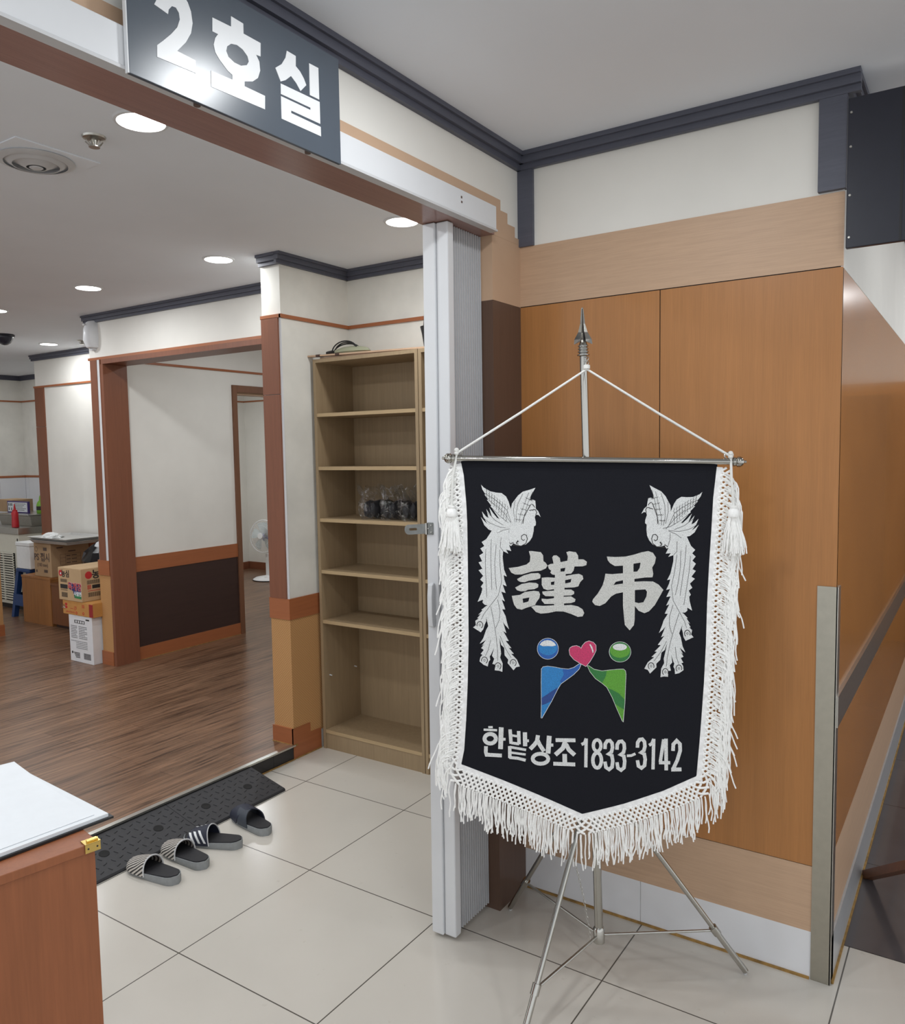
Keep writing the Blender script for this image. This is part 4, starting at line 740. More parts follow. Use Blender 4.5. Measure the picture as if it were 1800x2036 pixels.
# walls of the rooms behind
sbox('wall_far_room', (3.553, 3.0, 0), (7.3, 3.098, 2.6), 'wallpaper')
sbox('wall_fan_room_left', (5.42, 8.15, 0), (7.3, 8.27, 2.6), 'wallpaper')
tbox((5.42, 8.140, 0.075), (7.3, 8.152, 0.172), 'redbrown')
tbox((7.288, 5.34, 0.075), (7.302, 8.15, 0.172), 'redbrown')
tbox((5.42, 8.142, 2.281), (7.3, 8.152, 2.298), 'rail')
tbox((7.290, 5.34, 2.281), (7.302, 8.15, 2.298), 'rail')

# --- wall with the plain white panel, then the kitchen corner
QX = 4.32
sbox('wall_kitchen_partition', (QX, 5.36, 0.0), (4.50, 7.80, 2.6), 'wallpaper')
tbox((QX - 0.012, 5.36, 2.281), (QX + 0.002, 7.815, 2.298), 'rail')
tbox((QX - 0.012, 7.64, 0.848), (QX + 0.002, 7.80, 1.90), 'redbrown')
tbox((QX - 0.012, 7.64, 1.903), (QX + 0.002, 7.80, 2.281), 'redbrown')
tbox((QX - 0.012, 5.36, 0.739), (QX + 0.002, 7.81, 0.848), 'rail')
tbox((QX - 0.006, 5.36, 0.175), (QX + 0.002, 7.81, 0.739), 'wicker')
tbox((QX - 0.012, 5.36, 0.075), (QX + 0.002, 7.81, 0.175), 'rail')
crown((QX, 5.36), (QX, 7.83), -1, 0)
sbox('wall_kitchen_right', (5.30, 7.80, 0.0), (5.42, 9.9, 2.6), 'dingy')
sbox('wall_kitchen_side', (4.50, 7.68, 0.0), (5.42, 7.80, 2.6), 'dingy')
sbox('wall_kitchen_back', (-2.2, 9.9, 0.0), (7.3, 10.02, 2.6), 'dingy')
crown((5.30, 8.27), (5.30, 9.9), -1, 0)
crown((-2.2, 9.9), (5.30, 9.9), 0, -1)
for z0, z1 in ((2.281, 2.298), (1.36, 1.385)):
    tbox((5.288, 8.27, z0), (5.302, 9.9, z1), 'rail')
    tbox((-2.2, 9.888, z0), (5.302, 9.902, z1), 'rail')


def tiles(name, lo, hi, axis):
    """white wall tiles, each a few millimetres proud of the wall"""
    b = B()
    n = int((hi[axis] - lo[axis]) / 0.31) + 1
    for i in range(n):
        for z in (0.72, 1.04):
            l, h = list(lo), list(hi)
            l[axis] = lo[axis] + i * 0.31 + 0.002
            h[axis] = min(lo[axis] + (i + 1) * 0.31 - 0.002, hi[axis])
            l[2], h[2] = z + 0.002, z + 0.318
            if h[axis] > l[axis]:
                b.box(l, h)
    return trim(b, 'skirt')


tiles('a', (5.292, 8.27, 0), (5.301, 9.9, 0), 1)
tiles('b', (2.5, 9.893, 0), (5.29, 9.901, 0), 0)
# wall end at the very edge of the view
sbox('wall_kitchen_pier', (3.10, 6.985, 0.075), (3.47, 7.25, 2.6), 'wallpaper')
tbox((3.10, 6.975, 0.739), (3.478, 6.99, 0.848), 'rail')
tbox((3.10, 6.980, 0.172), (3.474, 6.99, 0.739), 'wicker')
tbox((3.10, 6.973, 0.075), (3.480, 6.99, 0.172), 'rail')
# ================================================================ ceiling fittings
def downlight(x, y, label, watts, r=0.078):
    t = thing('downlight', label, 'ceiling light', (x, y, CEIL), 0, 'round downlights in the room ceiling')
    rg = B().lathe([(r - 0.010, -0.001), (r - 0.008, -0.006), (r, -0.005), (r + 0.004, 0.0)], (x, y, CEIL), n=32, cap=False)
    rg.lathe([(r - 0.010, -0.001), (r - 0.010, 0.0)], (x, y, CEIL), n=32, cap=False)
    obj('trim_ring', rg, 'pvc', t, smooth=True)
    obj('diffuser', B().lathe([(r - 0.009, 0.0), (r - 0.009, -0.0025)], (x, y, CEIL), n=32), 'lampglow', t)
    lamp('light', x, y, watts, z=CEIL - 0.006, size=2 * r - 0.03, parent=t)


for x, y, l in ((1.55, 2.135, 'round downlight half hidden behind the brown beam under the room sign'), (2.85, 2.14, 'round downlight in the ceiling close to the top of the folding door'),
                (2.82, 3.30, 'round downlight in the ceiling in front of the stub wall moulding'), (2.82, 4.455, 'round downlight in the ceiling above the opening with the white wall speaker'),
                (2.86, 5.61, 'round downlight cut by the edge of the picture above the dome camera'), (3.97, 6.91, 'small round downlight in the ceiling nearest the kitchen partition')):
    downlight(x, y, l, 5.0)

t = thing('ceiling_diffuser', 'round white air diffuser on a square plate in the ceiling', 'air vent', (1.535, 2.69, CEIL))
obj('square_plate', B().box((1.39, 2.545, CEIL - 0.004), (1.68, 2.835, CEIL)), 'ceiling', t, bevel=0.001)
for i, (r0, r1, d) in enumerate(((0.118, 0.098, 0.016), (0.094, 0.072, 0.022), (0.068, 0.030, 0.028))):
    obj('ring_louvre', B().lathe([(r0, -0.004), (r0 + 0.004, -0.008), (r1 + 0.004, -d), (r1, -d), (r0 - 0.006, -0.004)], (1.535, 2.69, CEIL), n=40, cap=False), 'pvc_grey', t, smooth=True)
obj('centre_cone', B().lathe([(0.022, -0.028), (0.018, -0.031), (0.004, -0.032)], (1.535, 2.69, CEIL), n=24), 'pvc_grey', t, smooth=True)
obj('dark_throat', B().lathe([(0.096, -0.0045), (0.02, -0.0065)], (1.535, 2.69, CEIL), n=32), 'pvc_grey', t)


def sprinkler(x, y, label):
    t = thing('sprinkler_head', label, 'sprinkler', (x, y, CEIL))
    obj('escutcheon', B().lathe([(0.036, 0.0), (0.034, -0.006), (0.016, -0.012)], (x, y, CEIL), n=24), 'steel', t, smooth=True)
    obj('body', B().lathe([(0.010, -0.01), (0.010, -0.028), (0.006, -0.030)], (x, y, CEIL), n=16), 'steel', t)
    b = B()
    for k in range(8):
        a = k * PI / 4
        b.tube([(x + 0.012 * math.cos(a), y + 0.012 * math.sin(a), CEIL - 0.030), (x + 0.026 * math.cos(a), y + 0.026 * math.sin(a), CEIL - 0.016)], 0.0022, 5)
    b.lathe([(0.017, -0.030), (0.017, -0.033)], (x, y, CEIL), n=16)
    obj('deflector', b, 'steel', t)


sprinkler(1.537, 2.357, 'metal sprinkler head beside the round air diffuser')
sprinkler(4.03, 6.50, 'small dark sprinkler head near the white wall speaker')
t = thing('dome_camera', 'dark dome security camera on the ceiling at the picture edge', 'security camera', (3.45, 6.65, CEIL))
obj('base_ring', B().lathe([(0.075, 0.0), (0.078, -0.012), (0.066, -0.018)], (3.45, 6.65, CEIL), n=32), 'navy', t, smooth=True)
obj('dome', B().lathe([(0.066, -0.016), (0.062, -0.04), (0.045, -0.068), (0.022, -0.082), (0.002, -0.086)], (3.45, 6.65, CEIL), n=32), plain('smoked dome', (40, 42, 56), 0.1), t, smooth=True)

# white speaker on the wall over the opening
t = thing('wall_speaker', 'white rounded wall speaker under the dark ceiling moulding', 'speaker', (PX, 5.29, 2.46))


def spk(z, w, d, y=5.288):
    return [(PX - d * math.sin(a) - 0.008, y + w * math.cos(a), z) for a in [PI * i / 12 for i in range(13)]] + [(PX, y - w, z), (PX, y + w, z)]


obj('housing', B().loft([spk(2.365, 0.034, 0.03), spk(2.370, 0.043, 0.05), spk(2.42, 0.050, 0.075), spk(2.50, 0.050, 0.068), spk(2.545, 0.044, 0.045), spk(2.556, 0.036, 0.03)]), 'pvc', t, smooth=True)
obj('bracket', B().box((PX - 0.03, 5.27, 2.350), (PX, 5.306, 2.366)), 'pvc_grey', t)
obj('emblem', B().box((PX - 0.0800, 5.282, 2.520), (PX - 0.0640, 5.296, 2.532)), 'pvc_grey', t)

# ================================================================ opening: track cover, sign, folding door
t = thing('track_cover', 'long white plastic track cover over the wide room opening', 'track cover', (2.265, 1.335, 2.30))
obj('cover_board', B().box((-1.3, 1.318, 2.3015), (2.258, 1.3510, 2.3735)), 'pvc', t, bevel=0.002)
obj('lower_lip', B().box((-1.3, 1.316, 2.2955), (2.262, 1.344, 2.3015)), 'pvc_grey', t)
obj('pull_mark', B().box((2.050, 1.3165, 2.335), (2.056, 1.318, 2.340)).box((2.049, 1.3165, 2.348), (2.055, 1.318, 2.354)), 'greyink', t)

t = thing('room_sign', 'glossy slate room number sign with white lettering over the opening', 'sign', (1.21, 1.311, 2.289))
obj('board', B().box((0.929, 1.307, 2.2885), (1.5015, 1.3155, 2.5315)), 'signface', t, bevel=0.001)
for g in SIGN:
    obj('letter', B().prism(g, lambda u, v, d: (u / 1000, d, v / 1000), 1.3062, 1.3072), 'signwhite', t)
obj('edge_strip', B().box((0.9265, 1.307, 2.2885), (0.9290, 1.3155, 2.5315)), 'pvc', t)
for x in (1.092, 1.405):
    obj('clip', B().lathe([(0.007, -0.002), (0.007, 0.004)], (x, 1.324, 2.2912), n=16), 'greyink', t)

t = thing('folding_door', 'white accordion folding door pushed together against the column', 'folding door', (2.15, 1.43, 0.0))
obj('lead_post', B().loft([[(2.050, 1.418 + e, z), (2.090, 1.418 + e, z), (2.090, 1.462 + e, z), (2.050, 1.462 + e, z)] for z, e in ((0.012, 0.012), (2.2945, 0.0))]), 'pvc', t, bevel=0.003)
obj('lead_post', B().loft([[(2.058, 1.374 + e, z), (2.092, 1.374 + e, z), (2.092, 1.4165 + e, z), (2.058, 1.4165 + e, z)] for z, e in ((0.012, 0.012), (2.2945, 0.0))]), 'pvc', t, bevel=0.004)
npl = 14
for i in range(npl):
    x0 = 2.094 + i * (0.192 / npl)
    w = 0.192 / npl
    ring = lambda z: [(x0, 1.414, z), (x0 + w * 0.28, 1.3925, z), (x0 + w * 0.56, 1.3925, z), (x0 + w * 0.88, 1.414, z), (x0 + w * 0.88, 1.458, z), (x0, 1.458, z)]
    obj('pleat', B().loft([ring(0.02), ring(2.2945)]), 'pleat', t)
hd = obj('handle', B().loft([[(2.050 - d, 1.4465 + s * h, z) for s, d in ((-1, 0), (-1, e), (1, e), (1, 0))] for z, e, h in ((1.036, 0.004, 0.006), (1.042, 0.016, 0.009), (1.08, 0.020, 0.009), (1.14, 0.020, 0.009), (1.174, 0.016, 0.009), (1.180, 0.004, 0.006))]), 'pvc', t, bevel=0.002)
t = thing('door_hasp', 'grey metal hasp with a slotted plate screwed to the folding door', 'hasp', (2.046, 1.45, 1.35))
obj('base_plate', B().box((2.0465, 1.440, 1.334), (2.0495, 1.462, 1.372)), 'zinc', t, bevel=0.001)
pts = [(1.467, 1.368)] + [(1.536 + 0.016 * math.cos(a), 1.346 + 0.016 * math.sin(a)) for a in [PI / 2 - PI * i / 10 for i in range(11)]] + [(1.467, 1.336)]
slot = [(1.506 + 0.004 * math.cos(a), 1.349 + 0.004 * math.sin(a)) for a in [-PI / 2 - PI * i / 8 for i in range(9)]] + [(1.530 + 0.004 * math.cos(a), 1.347 + 0.004 * math.sin(a)) for a in [PI / 2 - PI * i / 8 for i in range(9)]]
obj('slotted_plate', B().prism([pts, slot], lambda u, v, d: (d, u, v), 2.0465, 2.0495), 'zinc', t)
obj('hinge_pin', B().tube([(2.046, 1.4645, 1.334), (2.046, 1.4645, 1.370)], 0.004, 10), 'steel', t)
for y, z in ((1.446, 1.342), (1.446, 1.364), (1.457, 1.353)):
    obj('screw', B().lathe([(0.0025, 0), (0.002, 0.002)], (2.0465, y, z), (-1, 0, 0), 10), 'chrome', t)

# metal guard on the outer corner, hanging board over the corridor
t = thing('corner_guard', 'tall stainless corner guard on the end of the orange wood wall', 'corner guard', (WX, 0.337, 0))
obj('face_plate', B().box((WX - 0.003, 0.3335, 0.0), (WX + 0.0005, 0.387, 1.192)), 'guard', t)
obj('side_plate', B().box((WX - 0.003, 0.3310, 0.0), (WX + 0.040, 0.3365, 1.192)), 'steel', t)
t = thing('corridor_board', 'dark navy board hanging across the corridor beside the corner moulding', 'sign board', (2.46, 0.0, 2.13))
obj('board', B().box((2.455, -1.3, 2.132), (2.473, 0.330, 2.528)), 'navy', t, bevel=0.002)
for z in (2.16, 2.272, 2.40, 2.49):
    obj('screw', B().lathe([(0.004, 0), (0.003, 0.002)], (2.455, 0.322, z), (-1, 0, 0), 10), 'steel', t)
obj('seam_strip', B().box((2.4540, 0.196, 2.134), (2.4552, 0.202, 2.526)), 'black', t)

# a wooden strut standing on the corridor floor
t = thing('wooden_easel', 'brown wooden easel foot standing on the dark corridor floor by the wall', 'easel', (3.18, 0.30, 0.0))
dv = Vector((-0.25, -0.16, 0.20)).normalized()
p0 = Vector((3.195, 0.315, 0.006))
obj('rear_leg', B().tube([p0, p0 + dv * 1.15], 0.021, 4), 'cabdark', t)
q = p0 + dv * 1.15
obj('front_leg', B().tube([q + Vector((0.02, 0.05, -0.02)), (2.10, -0.62, 0.006)], 0.019, 4), 'cabdark', t)
obj('front_leg', B().tube([q + Vector((-0.02, -0.06, -0.02)), (2.02, -0.98, 0.006)], 0.019, 4), 'cabdark', t)

# ================================================================ bookcases
BZ = 2.086


def bookcase(y0, y1, label, pegs):
    x0, x1 = 3.111, 3.412
    t = thing('bookcase', label, 'bookcase', ((x0 + x1) / 2, (y0 + y1) / 2, 0), 0, 'tall open bookcases in the entry')
    obj('side_panel', B().box((x0, y0, 0), (x1, y0 + 0.018, BZ)), 'bookwood', t)
    obj('side_panel', B().box((x0, y1 - 0.018, 0), (x1, y1, BZ)), 'bookwood', t)
    obj('back_panel', B().box((x1 - 0.006, y0 + 0.018, 0.10), (x1, y1 - 0.018, BZ - 0.018)), 'bookwood', t)
    obj('top_panel', B().box((x0, y0 + 0.018, BZ - 0.018), (x1, y1 - 0.018, BZ)), 'bookwood', t)
    for z in (0.104, 0.706, 0.976, 1.252, 1.526, 1.805):
        sh = obj('shelf', B().box((x0 + 0.004, y0 + 0.018, z - 0.018), (x1 - 0.006, y1 - 0.018, z)), 'bookwood', t)
        obj('edge_band', B().box((x0 + 0.002, y0 + 0.018, z - 0.018), (x0 + 0.004, y1 - 0.018, z)), 'bookedge', sh)
    obj('kick_board', B().box((x0 + 0.006, y0 + 0.018, 0), (x0 + 0.022, y1 - 0.018, 0.086)), 'bookwood', t)
    for px_ in pegs:
        obj('shelf_peg', B().tube([(px_, y1 - 0.018, 0.397), (px_, y1 - 0.034, 0.395)], 0.0035, 8), 'pvc', t)
    return t


bookcase(2.262, 2.940, 'tall ash bookcase with an open front standing beside the stub wall', (3.155, 3.36))
bookcase(1.560, 2.258, 'second ash bookcase mostly hidden behind the folding door', ())

t = thing('wooden_board', 'thin tan wooden board with dark tape lying on the bookcase', 'board', (3.18, 2.65, BZ))
def brd(x, y, dz=0.0):
    return (x, y, BZ + 0.0005 + dz)
b = B().loft([[(3.10, 2.965, BZ + 0.014), (3.135, 2.965, BZ + 0.014), (3.135, 2.965, BZ + 0.022), (3.10, 2.965, BZ + 0.022)], [(3.125, 2.20, BZ + 0.001), (3.16, 2.20, BZ + 0.001), (3.16, 2.20, BZ + 0.009), (3.125, 2.20, BZ + 0.009)]])
obj('front_slat', b, 'tan', t)
obj('under_board', B().box((3.125, 2.35, BZ + 0.0002), (3.38, 2.90, BZ + 0.009)), 'tan', t)
for y in (2.895, 2.765):
    z = BZ + 0.014 - (2.965 - y) / 0.765 * 0.013
    xx = 3.10 + (2.965 - y) / 0.765 * 0.025
    obj('tape_band', B().box((xx - 0.0008, y - 0.014, z - 0.001), (xx + 0.036, y + 0.014, z + 0.0095)), 'tapebrown', t)
t = thing('plastic_pouch', 'olive and black plastic pouch with a cable lying on the bookcase', 'pouch', (3.19, 2.75, BZ + 0.0225))
zz = BZ + 0.0225
obj('pouch', B().loft([[(3.19 + 0.05 * rr * math.cos(a), 2.74 + 0.125 * rr * math.sin(a), zz + h) for a in [2 * PI * i / 20 for i in range(20)]] for rr, h in ((0.9, 0.0), (1.0, 0.008), (0.85, 0.024), (0.5, 0.034), (0.1, 0.038))]), 'greenglass', t, smooth=True)
b = B()
for k, (ry, h, dx) in enumerate(((0.085, 0.052, -0.01), (0.075, 0.046, 0.0), (0.090, 0.040, 0.01))):
    b.tube([(3.175 + dx, 2.765 + ry * math.cos(a), zz + 0.012 + h * math.sin(a)) for a in [PI * i / 16 for i in range(17)]], 0.0035, 8)
obj('cable', b, 'black', t, smooth=True)
obj('plug', B().tube([(3.15, 2.872, zz + 0.008), (3.15, 2.83, zz + 0.012)], 0.010, 8), 'black', t)

t = thing('folded_umbrella', 'black folded umbrella standing on the hidden bookcase against the wall', 'umbrella', (3.30, 2.315, BZ + 0.010))
ux, uy, uz = 3.30, 2.335, BZ + 0.010
obj('canopy', B().lathe([(0.006, 0.012), (0.018, 0.03), (0.026, 0.09), (0.034, 0.125), (0.018, 0.13), (0.015, 0.16), (0.012, 0.20)], (ux, uy, uz), (0.02, 0.03, 1), 10), 'black', t)
obj('shaft', B().lathe([(0.006, 0.0), (0.006, 0.20), (0.009, 0.205), (0.009, 0.25), (0.006, 0.257)], (ux, uy, uz), (0.02, 0.03, 1), 12), 'navy', t, smooth=True)

# clear bags with black slippers on the third shelf
def bagged(x, y, label, tilt):
    z = 1.2525
    t = thing('bagged_slippers', label, 'bagged slippers', (x, y, z), 0, 'bagged slippers on the third shelf')
    for s in (-1, 1):
        cy = y + s * 0.024
        b = B()
        b.loft([[(x + dx * 0.10, cy + w * math.cos(a) * 0.022, z + 0.050 + 0.048 * w * math.sin(a)) for a in [2 * PI * i / 18 for i in range(18)]] for dx, w in ((-0.85, 0.25), (-0.75, 0.75), (-0.4, 0.98), (0.0, 0.85), (0.5, 0.95), (0.85, 0.8), (1.0, 0.3))])
        obj('packed_slipper', b, 'insole', t, smooth=True)
    b = B()
    rnd = random.Random(int(y * 1000))
    rings = []
    for h, hw, hd in ((0.0, 0.050, 0.115), (0.035, 0.056, 0.12), (0.085, 0.050, 0.115), (0.115, 0.030, 0.09), (0.135, 0.022, 0.075), (0.165, 0.036, 0.06)):
        ring = []
        for i in range(26):
            a = 2 * PI * i / 26
            j = 1 + rnd.uniform(-0.12, 0.12) + (0.35 * max(0.0, math.cos(2 * a + 0.6)) ** 4 if h > 0.12 else 0.0)
            ring.append((x + hd * math.cos(a) * j + (0.0 if h < 0.12 else -0.02), y + tilt * h + hw * math.sin(a) * j, z + 0.0006 + h + ((rnd.uniform(-0.014, 0.010) + 0.022 * max(0.0, math.cos(2 * a + 0.6)) ** 4) if h > 0.13 else 0)))
        rings.append(ring)
    b.loft(rings, cap=False)
    obj('clear_bag', b, 'film', t)


bagged(3.250, 2.632, 'clear bag of black slippers on the third shelf, further into the corner', 0.25)
bagged(3.250, 2.505, 'clear bag of black slippers in the middle of the row on the third shelf', 0.12)
bagged(3.245, 2.372, 'clear bag of black slippers pressed against the bookcase side panel', 0.35)
# ================================================================ flag stand
hub = Vector((2.130, 0.917, 0.145))
ptop = Vector((2.1126, 0.9562, 1.9903))
pdir = (ptop - hub).normalized()


def on_pole(z):
    return hub + (ptop - hub) * ((z - hub.z) / (ptop.z - hub.z))


t = thing('flag_stand', 'chrome tripod flag stand with a spear tip holding the black banner', 'flag stand', (hub.x, hub.y, 0))
obj('lower_pole', B().tube([hub, on_pole(1.02)], 0.0125, 20), 'chrome', t, smooth=True)
obj('upper_pole', B().tube([on_pole(1.0), on_pole(1.868)], 0.0108, 20), 'chrome', t, smooth=True)
obj('hub', B().lathe([(0.017, -0.022), (0.017, 0.02), (0.013, 0.026)], hub, pdir, 20), 'chrome', t, smooth=True)
obj('leg_collar', B().lathe([(0.014, -0.03), (0.022, -0.026), (0.022, 0.026), (0.014, 0.03)], on_pole(0.63), pdir, 20), 'chrome', t, smooth=True)
for fx, fy in ((2.394, 0.555), (2.312, 1.326), (1.735, 0.975)):
    foot = Vector((fx, fy, 0.010))
    att = on_pole(0.63) + (Vector((fx, fy, 0.63)) - on_pole(0.63)).normalized() * 0.018
    kn = foot + (att - foot) * 0.215
    lg = obj('leg', B().tube([kn, att], 0.0078, 14), 'chrome', t, smooth=True)
    obj('lower_tube', B().tube([foot, kn + (att - foot) * 0.02], 0.0092, 14), 'chrome', lg, smooth=True)
    obj('foot_tip', B().tube([foot + Vector((0, 0, -0.0095)), foot + (att - foot) * 0.02], [0.005, 0.0078], 12), 'pvc_grey', lg, smooth=True)
    out = (Vector((fx, fy, 0)) - Vector((hub.x, hub.y, 0))).normalized()
    br = obj('brace', B().tube([hub + out * 0.015, kn - out * 0.012], 0.0042, 8), 'steel', t, smooth=True)
    obj('brace_joint', B().lathe([(0.0125, -0.014), (0.0125, 0.014)], kn, (att - foot), 14), 'chrome', br, smooth=True)
# spear finial
col = on_pole(1.858)
b = B()
prof = [(0.0108, 0.0)]
h = 0.0
for i in range(4):
    r = (0.0175, 0.0155, 0.0150, 0.0145)[i]
    prof += [(0.0120, h + 0.001), (r, h + 0.0025), (r, h + 0.0055), (0.0120, h + 0.0075)]
    h += 0.0085
prof += [(0.010, h + 0.004), (0.007, h + 0.012), (0.006, h + 0.03)]
obj('finial_collar', b.lathe(prof, col, pdir, 24), 'chrome', t, smooth=True)
b = B()
ex, ey = Vector((math.sin(math.radians(27)), -math.cos(math.radians(27)), 0)), Vector((math.cos(math.radians(27)), math.sin(math.radians(27)), 0))
sec = []
s0 = col + pdir * 0.042
for hh, w in ((0.0, 0.026), (0.006, 0.0245), (0.026, 0.0135), (0.05, 0.0070), (0.075, 0.0046), (0.092, 0.0032), (0.096, 0.001)):
    ring = []
    for k in range(8):
        a = 2 * PI * k / 8
        rr = w if k % 2 == 0 else w * 0.40
        ring.append(s0 + pdir * (hh - (0.008 if (k % 2 == 0 and hh < 0.003) else 0.0)) + (ex * math.cos(a) + ey * math.sin(a)) * rr)
    sec.append(ring)
obj('spear_tip', b.loft(sec), 'chrome', t)
# safety chain from the pole to the brace
b = B()
c0, c1 = Vector((2.050, 0.972, 0.44)), Vector((2.079, 0.921, 0.150))
n = 26
for i in range(n):
    p = c0 + (c1 - c0) * (i / n) + Vector((0.012 * math.sin(PI * i / n), 0, 0))
    u = Vector((1, 0, 0)) if i % 2 else Vector((0, 1, 0))
    b.tube([p + u * 0.0028 * math.cos(2 * PI * k / 7) + Vector((0, 0, 0.0062)) * math.sin(2 * PI * k / 7) for k in range(8)], 0.0008, 4)
obj('chain', b, 'steel', t)

# ================================================================ banner
BO = Vector(BANNER_ORIGIN)
BD = Vector((0.4539905, -0.89100652, 0.0))
BN = Vector((0.89100652, 0.4539905, 0.0))
BV = (Vector((0, 0, 1)) + BN * 0.028).normalized()      # the cloth leans out over the front leg


def wave(u, v):
    """soft folds of the hanging cloth, millimetres out of its plane"""
    d = min(1.0, max(0.0, (-v) / 500.0))
    return d * (3.0 * math.sin(u / 85.0 + 0.4) + 2.0 * math.sin(v / 190.0 + u / 140.0))


def bp(u, v, out=0.0):
    """millimetres on the banner -> world; out = towards the viewer"""
    return BO + BD * (u / 1000) + BV * (v / 1000) - BN * ((out + wave(u, v)) / 1000)


t = thing('mourning_banner', 'black pennant banner with silver birds and white fringe hanging from a chrome bar', 'banner', (BO.x, BO.y, BO.z))
t_ban = t
# cloth as a fine grid clipped by its outline
cl = list(CLOTH)
top_l, top_r = cl[0], cl[-1]


def edge_u(side, v):
    pts = cl[:11] if side < 0 else cl[16:][::-1]
    pts = pts if side < 0 else [p for p in cl[16:]][::-1]
    pts = sorted(pts, key=lambda p: -p[1])
    if v >= pts[0][1]:
        return pts[0][0]
    for a, b_ in zip(pts, pts[1:]):
        if a[1] >= v >= b_[1]:
            f = (a[1] - v) / max(1e-6, a[1] - b_[1])
            return a[0] + (b_[0] - a[0]) * f
    return pts[-1][0]


bl, tip, brr = cl[10], cl[13], cl[16]


def bottom_v(u):
    pts = cl[10:17]
    if u <= pts[0][0]:
        return pts[0][1]
    for a, b_ in zip(pts, pts[1:]):
        if a[0] <= u <= b_[0]:
            return a[1] + (b_[1] - a[1]) * (u - a[0]) / (b_[0] - a[0])
    return pts[-1][1]


NU, NV = 40, 60
front, back = [], []
b = B()
grid = []
for j in range(NV + 1):
    row = []
    for i in range(NU + 1):
        f = i / NU
        ub = bl[0] + (brr[0] - bl[0]) * f
        vb = bottom_v(ub)
        vt = -4.0
        v = vt + (vb - vt) * (j / NV)
        vs_ = -4.0 + ((bl[1] if f < 0.5 else brr[1]) + 4.0) * (j / NV)
        u = edge_u(-1, -4 + (bl[1] + 4) * j / NV) * (1 - f) + edge_u(1, -4 + (brr[1] + 4) * j / NV) * f
        row.append((u, v))
    grid.append(row)
vsF = [bp(u, v, 0.0) for r in grid for u, v in r]
vsB = [bp(u, v, -1.6) for r in grid for u, v in r]
W_ = NU + 1
nF = len(vsF)
fs = []
for j in range(NV):
    for i in range(NU):
        a = j * W_ + i
        fs.append((a, a + 1, a + W_ + 1, a + W_))
        fs.append((a + nF, a + W_ + nF, a + W_ + 1 + nF, a + 1 + nF))
for j in range(NV):
    for i in (0, NU):
        a = j * W_ + i
        fs.append((a, a + W_, a + W_ + nF, a + nF))
for i in range(NU):
    for j in (0, NV):
        a = j * W_ + i
        fs.append((a, a + 1, a + 1 + nF, a + nF))
cloth = obj('cloth', b.add(vsF + vsB, fs), 'cloth', t, smooth=True)
# bar sleeve, bar and knobs
L0, L1 = Vector(bp(-372, 9.6, 6)), Vector(bp(400, -11.2, 6))
bax = (L1 - L0).normalized()
obj('crossbar', B().tube([L0, L1], 0.0085, 20), 'chrome', t, smooth=True)
obj('sleeve_hem', B().loft([[bp(u, v, o) for v, o in ((9.5 - (u + 372) / 772 * 20.8 - 6, -2.6), (9.5 - (u + 372) / 772 * 20.8 - 30, -2.6), (9.5 - (u + 372) / 772 * 20.8 - 30, 0.6), (9.5 - (u + 372) / 772 * 20.8 - 6, 0.6))] for u in (-350, -175, 0, 175, 356)]), 'cloth', t)
for q, s in ((L0, -1), (L1, 1)):
    obj('end_knob', B().lathe([(0.0085, -0.006), (0.013, -0.004), (0.013, 0.002), (0.0105, 0.004), (0.0145, 0.008), (0.0150, 0.015), (0.011, 0.022), (0.004, 0.026), (0.004, 0.031), (0.001, 0.032)], q, bax * s, 20), 'chrome', t, smooth=True)
    e = q - bax * s * 0.018
    obj('bar_eye', B().tube([e + Vector((0, 0, 0.016)) + (BD * math.cos(2 * PI * k / 12) + Vector((0, 0, 1)) * math.sin(2 * PI * k / 12)) * 0.0085 for k in range(13)], 0.002, 6), 'chrome', t, smooth=True)
# cord, top bead, hook
kL, kR, ct = bp(-360.5, 24.0, 8), bp(389.7, 3.0, 8), bp(3.6, 250.0, 6)
obj('hanging_cord', B().tube([kL, kL + (ct - kL) * 0.5 - Vector((0, 0, 0.002)), ct, kR + (ct - kR) * 0.5 - Vector((0, 0, 0.002)), kR], 0.0036, 10), 'cord', t, smooth=True)
obj('cord_bead', B().lathe([(0.003, 0.0), (0.009, 0.001), (0.0095, 0.006), (0.009, 0.011), (0.004, 0.013)], ct, (0, 0, 1), 16), 'cord', t, smooth=True)
b = B()
for k in range(3):
    cc = ct + Vector((0, 0, 0.017 + 0.006 * k))
    b.tube([cc + (BD * math.cos(2 * PI * i / 9) + Vector((0, 0, 1)) * math.sin(2 * PI * i / 9)) * 0.0052 if k % 2 == 0 else cc + (BN * math.cos(2 * PI * i / 9) + Vector((0, 0, 1)) * math.sin(2 * PI * i / 9)) * 0.0052 for i in range(10)], 0.0013, 5)
b.tube([ct + Vector((0, 0, 0.033)), on_pole(1.856)], 0.0014, 5)
obj('hook', b, 'chrome', t, smooth=True)


def emb(name, loops, mat, out=1.2, base=0.15, parent=None):
    """puffed embroidery: the outline filled, raised and rounded"""
    if isinstance(loops[0][0], (int, float)):
        loops = [loops]
    b = B()
    b.prism(loops, lambda u, v, d: bp(u, v, d), base, out)
    return obj(name, b, mat, parent or t_ban)


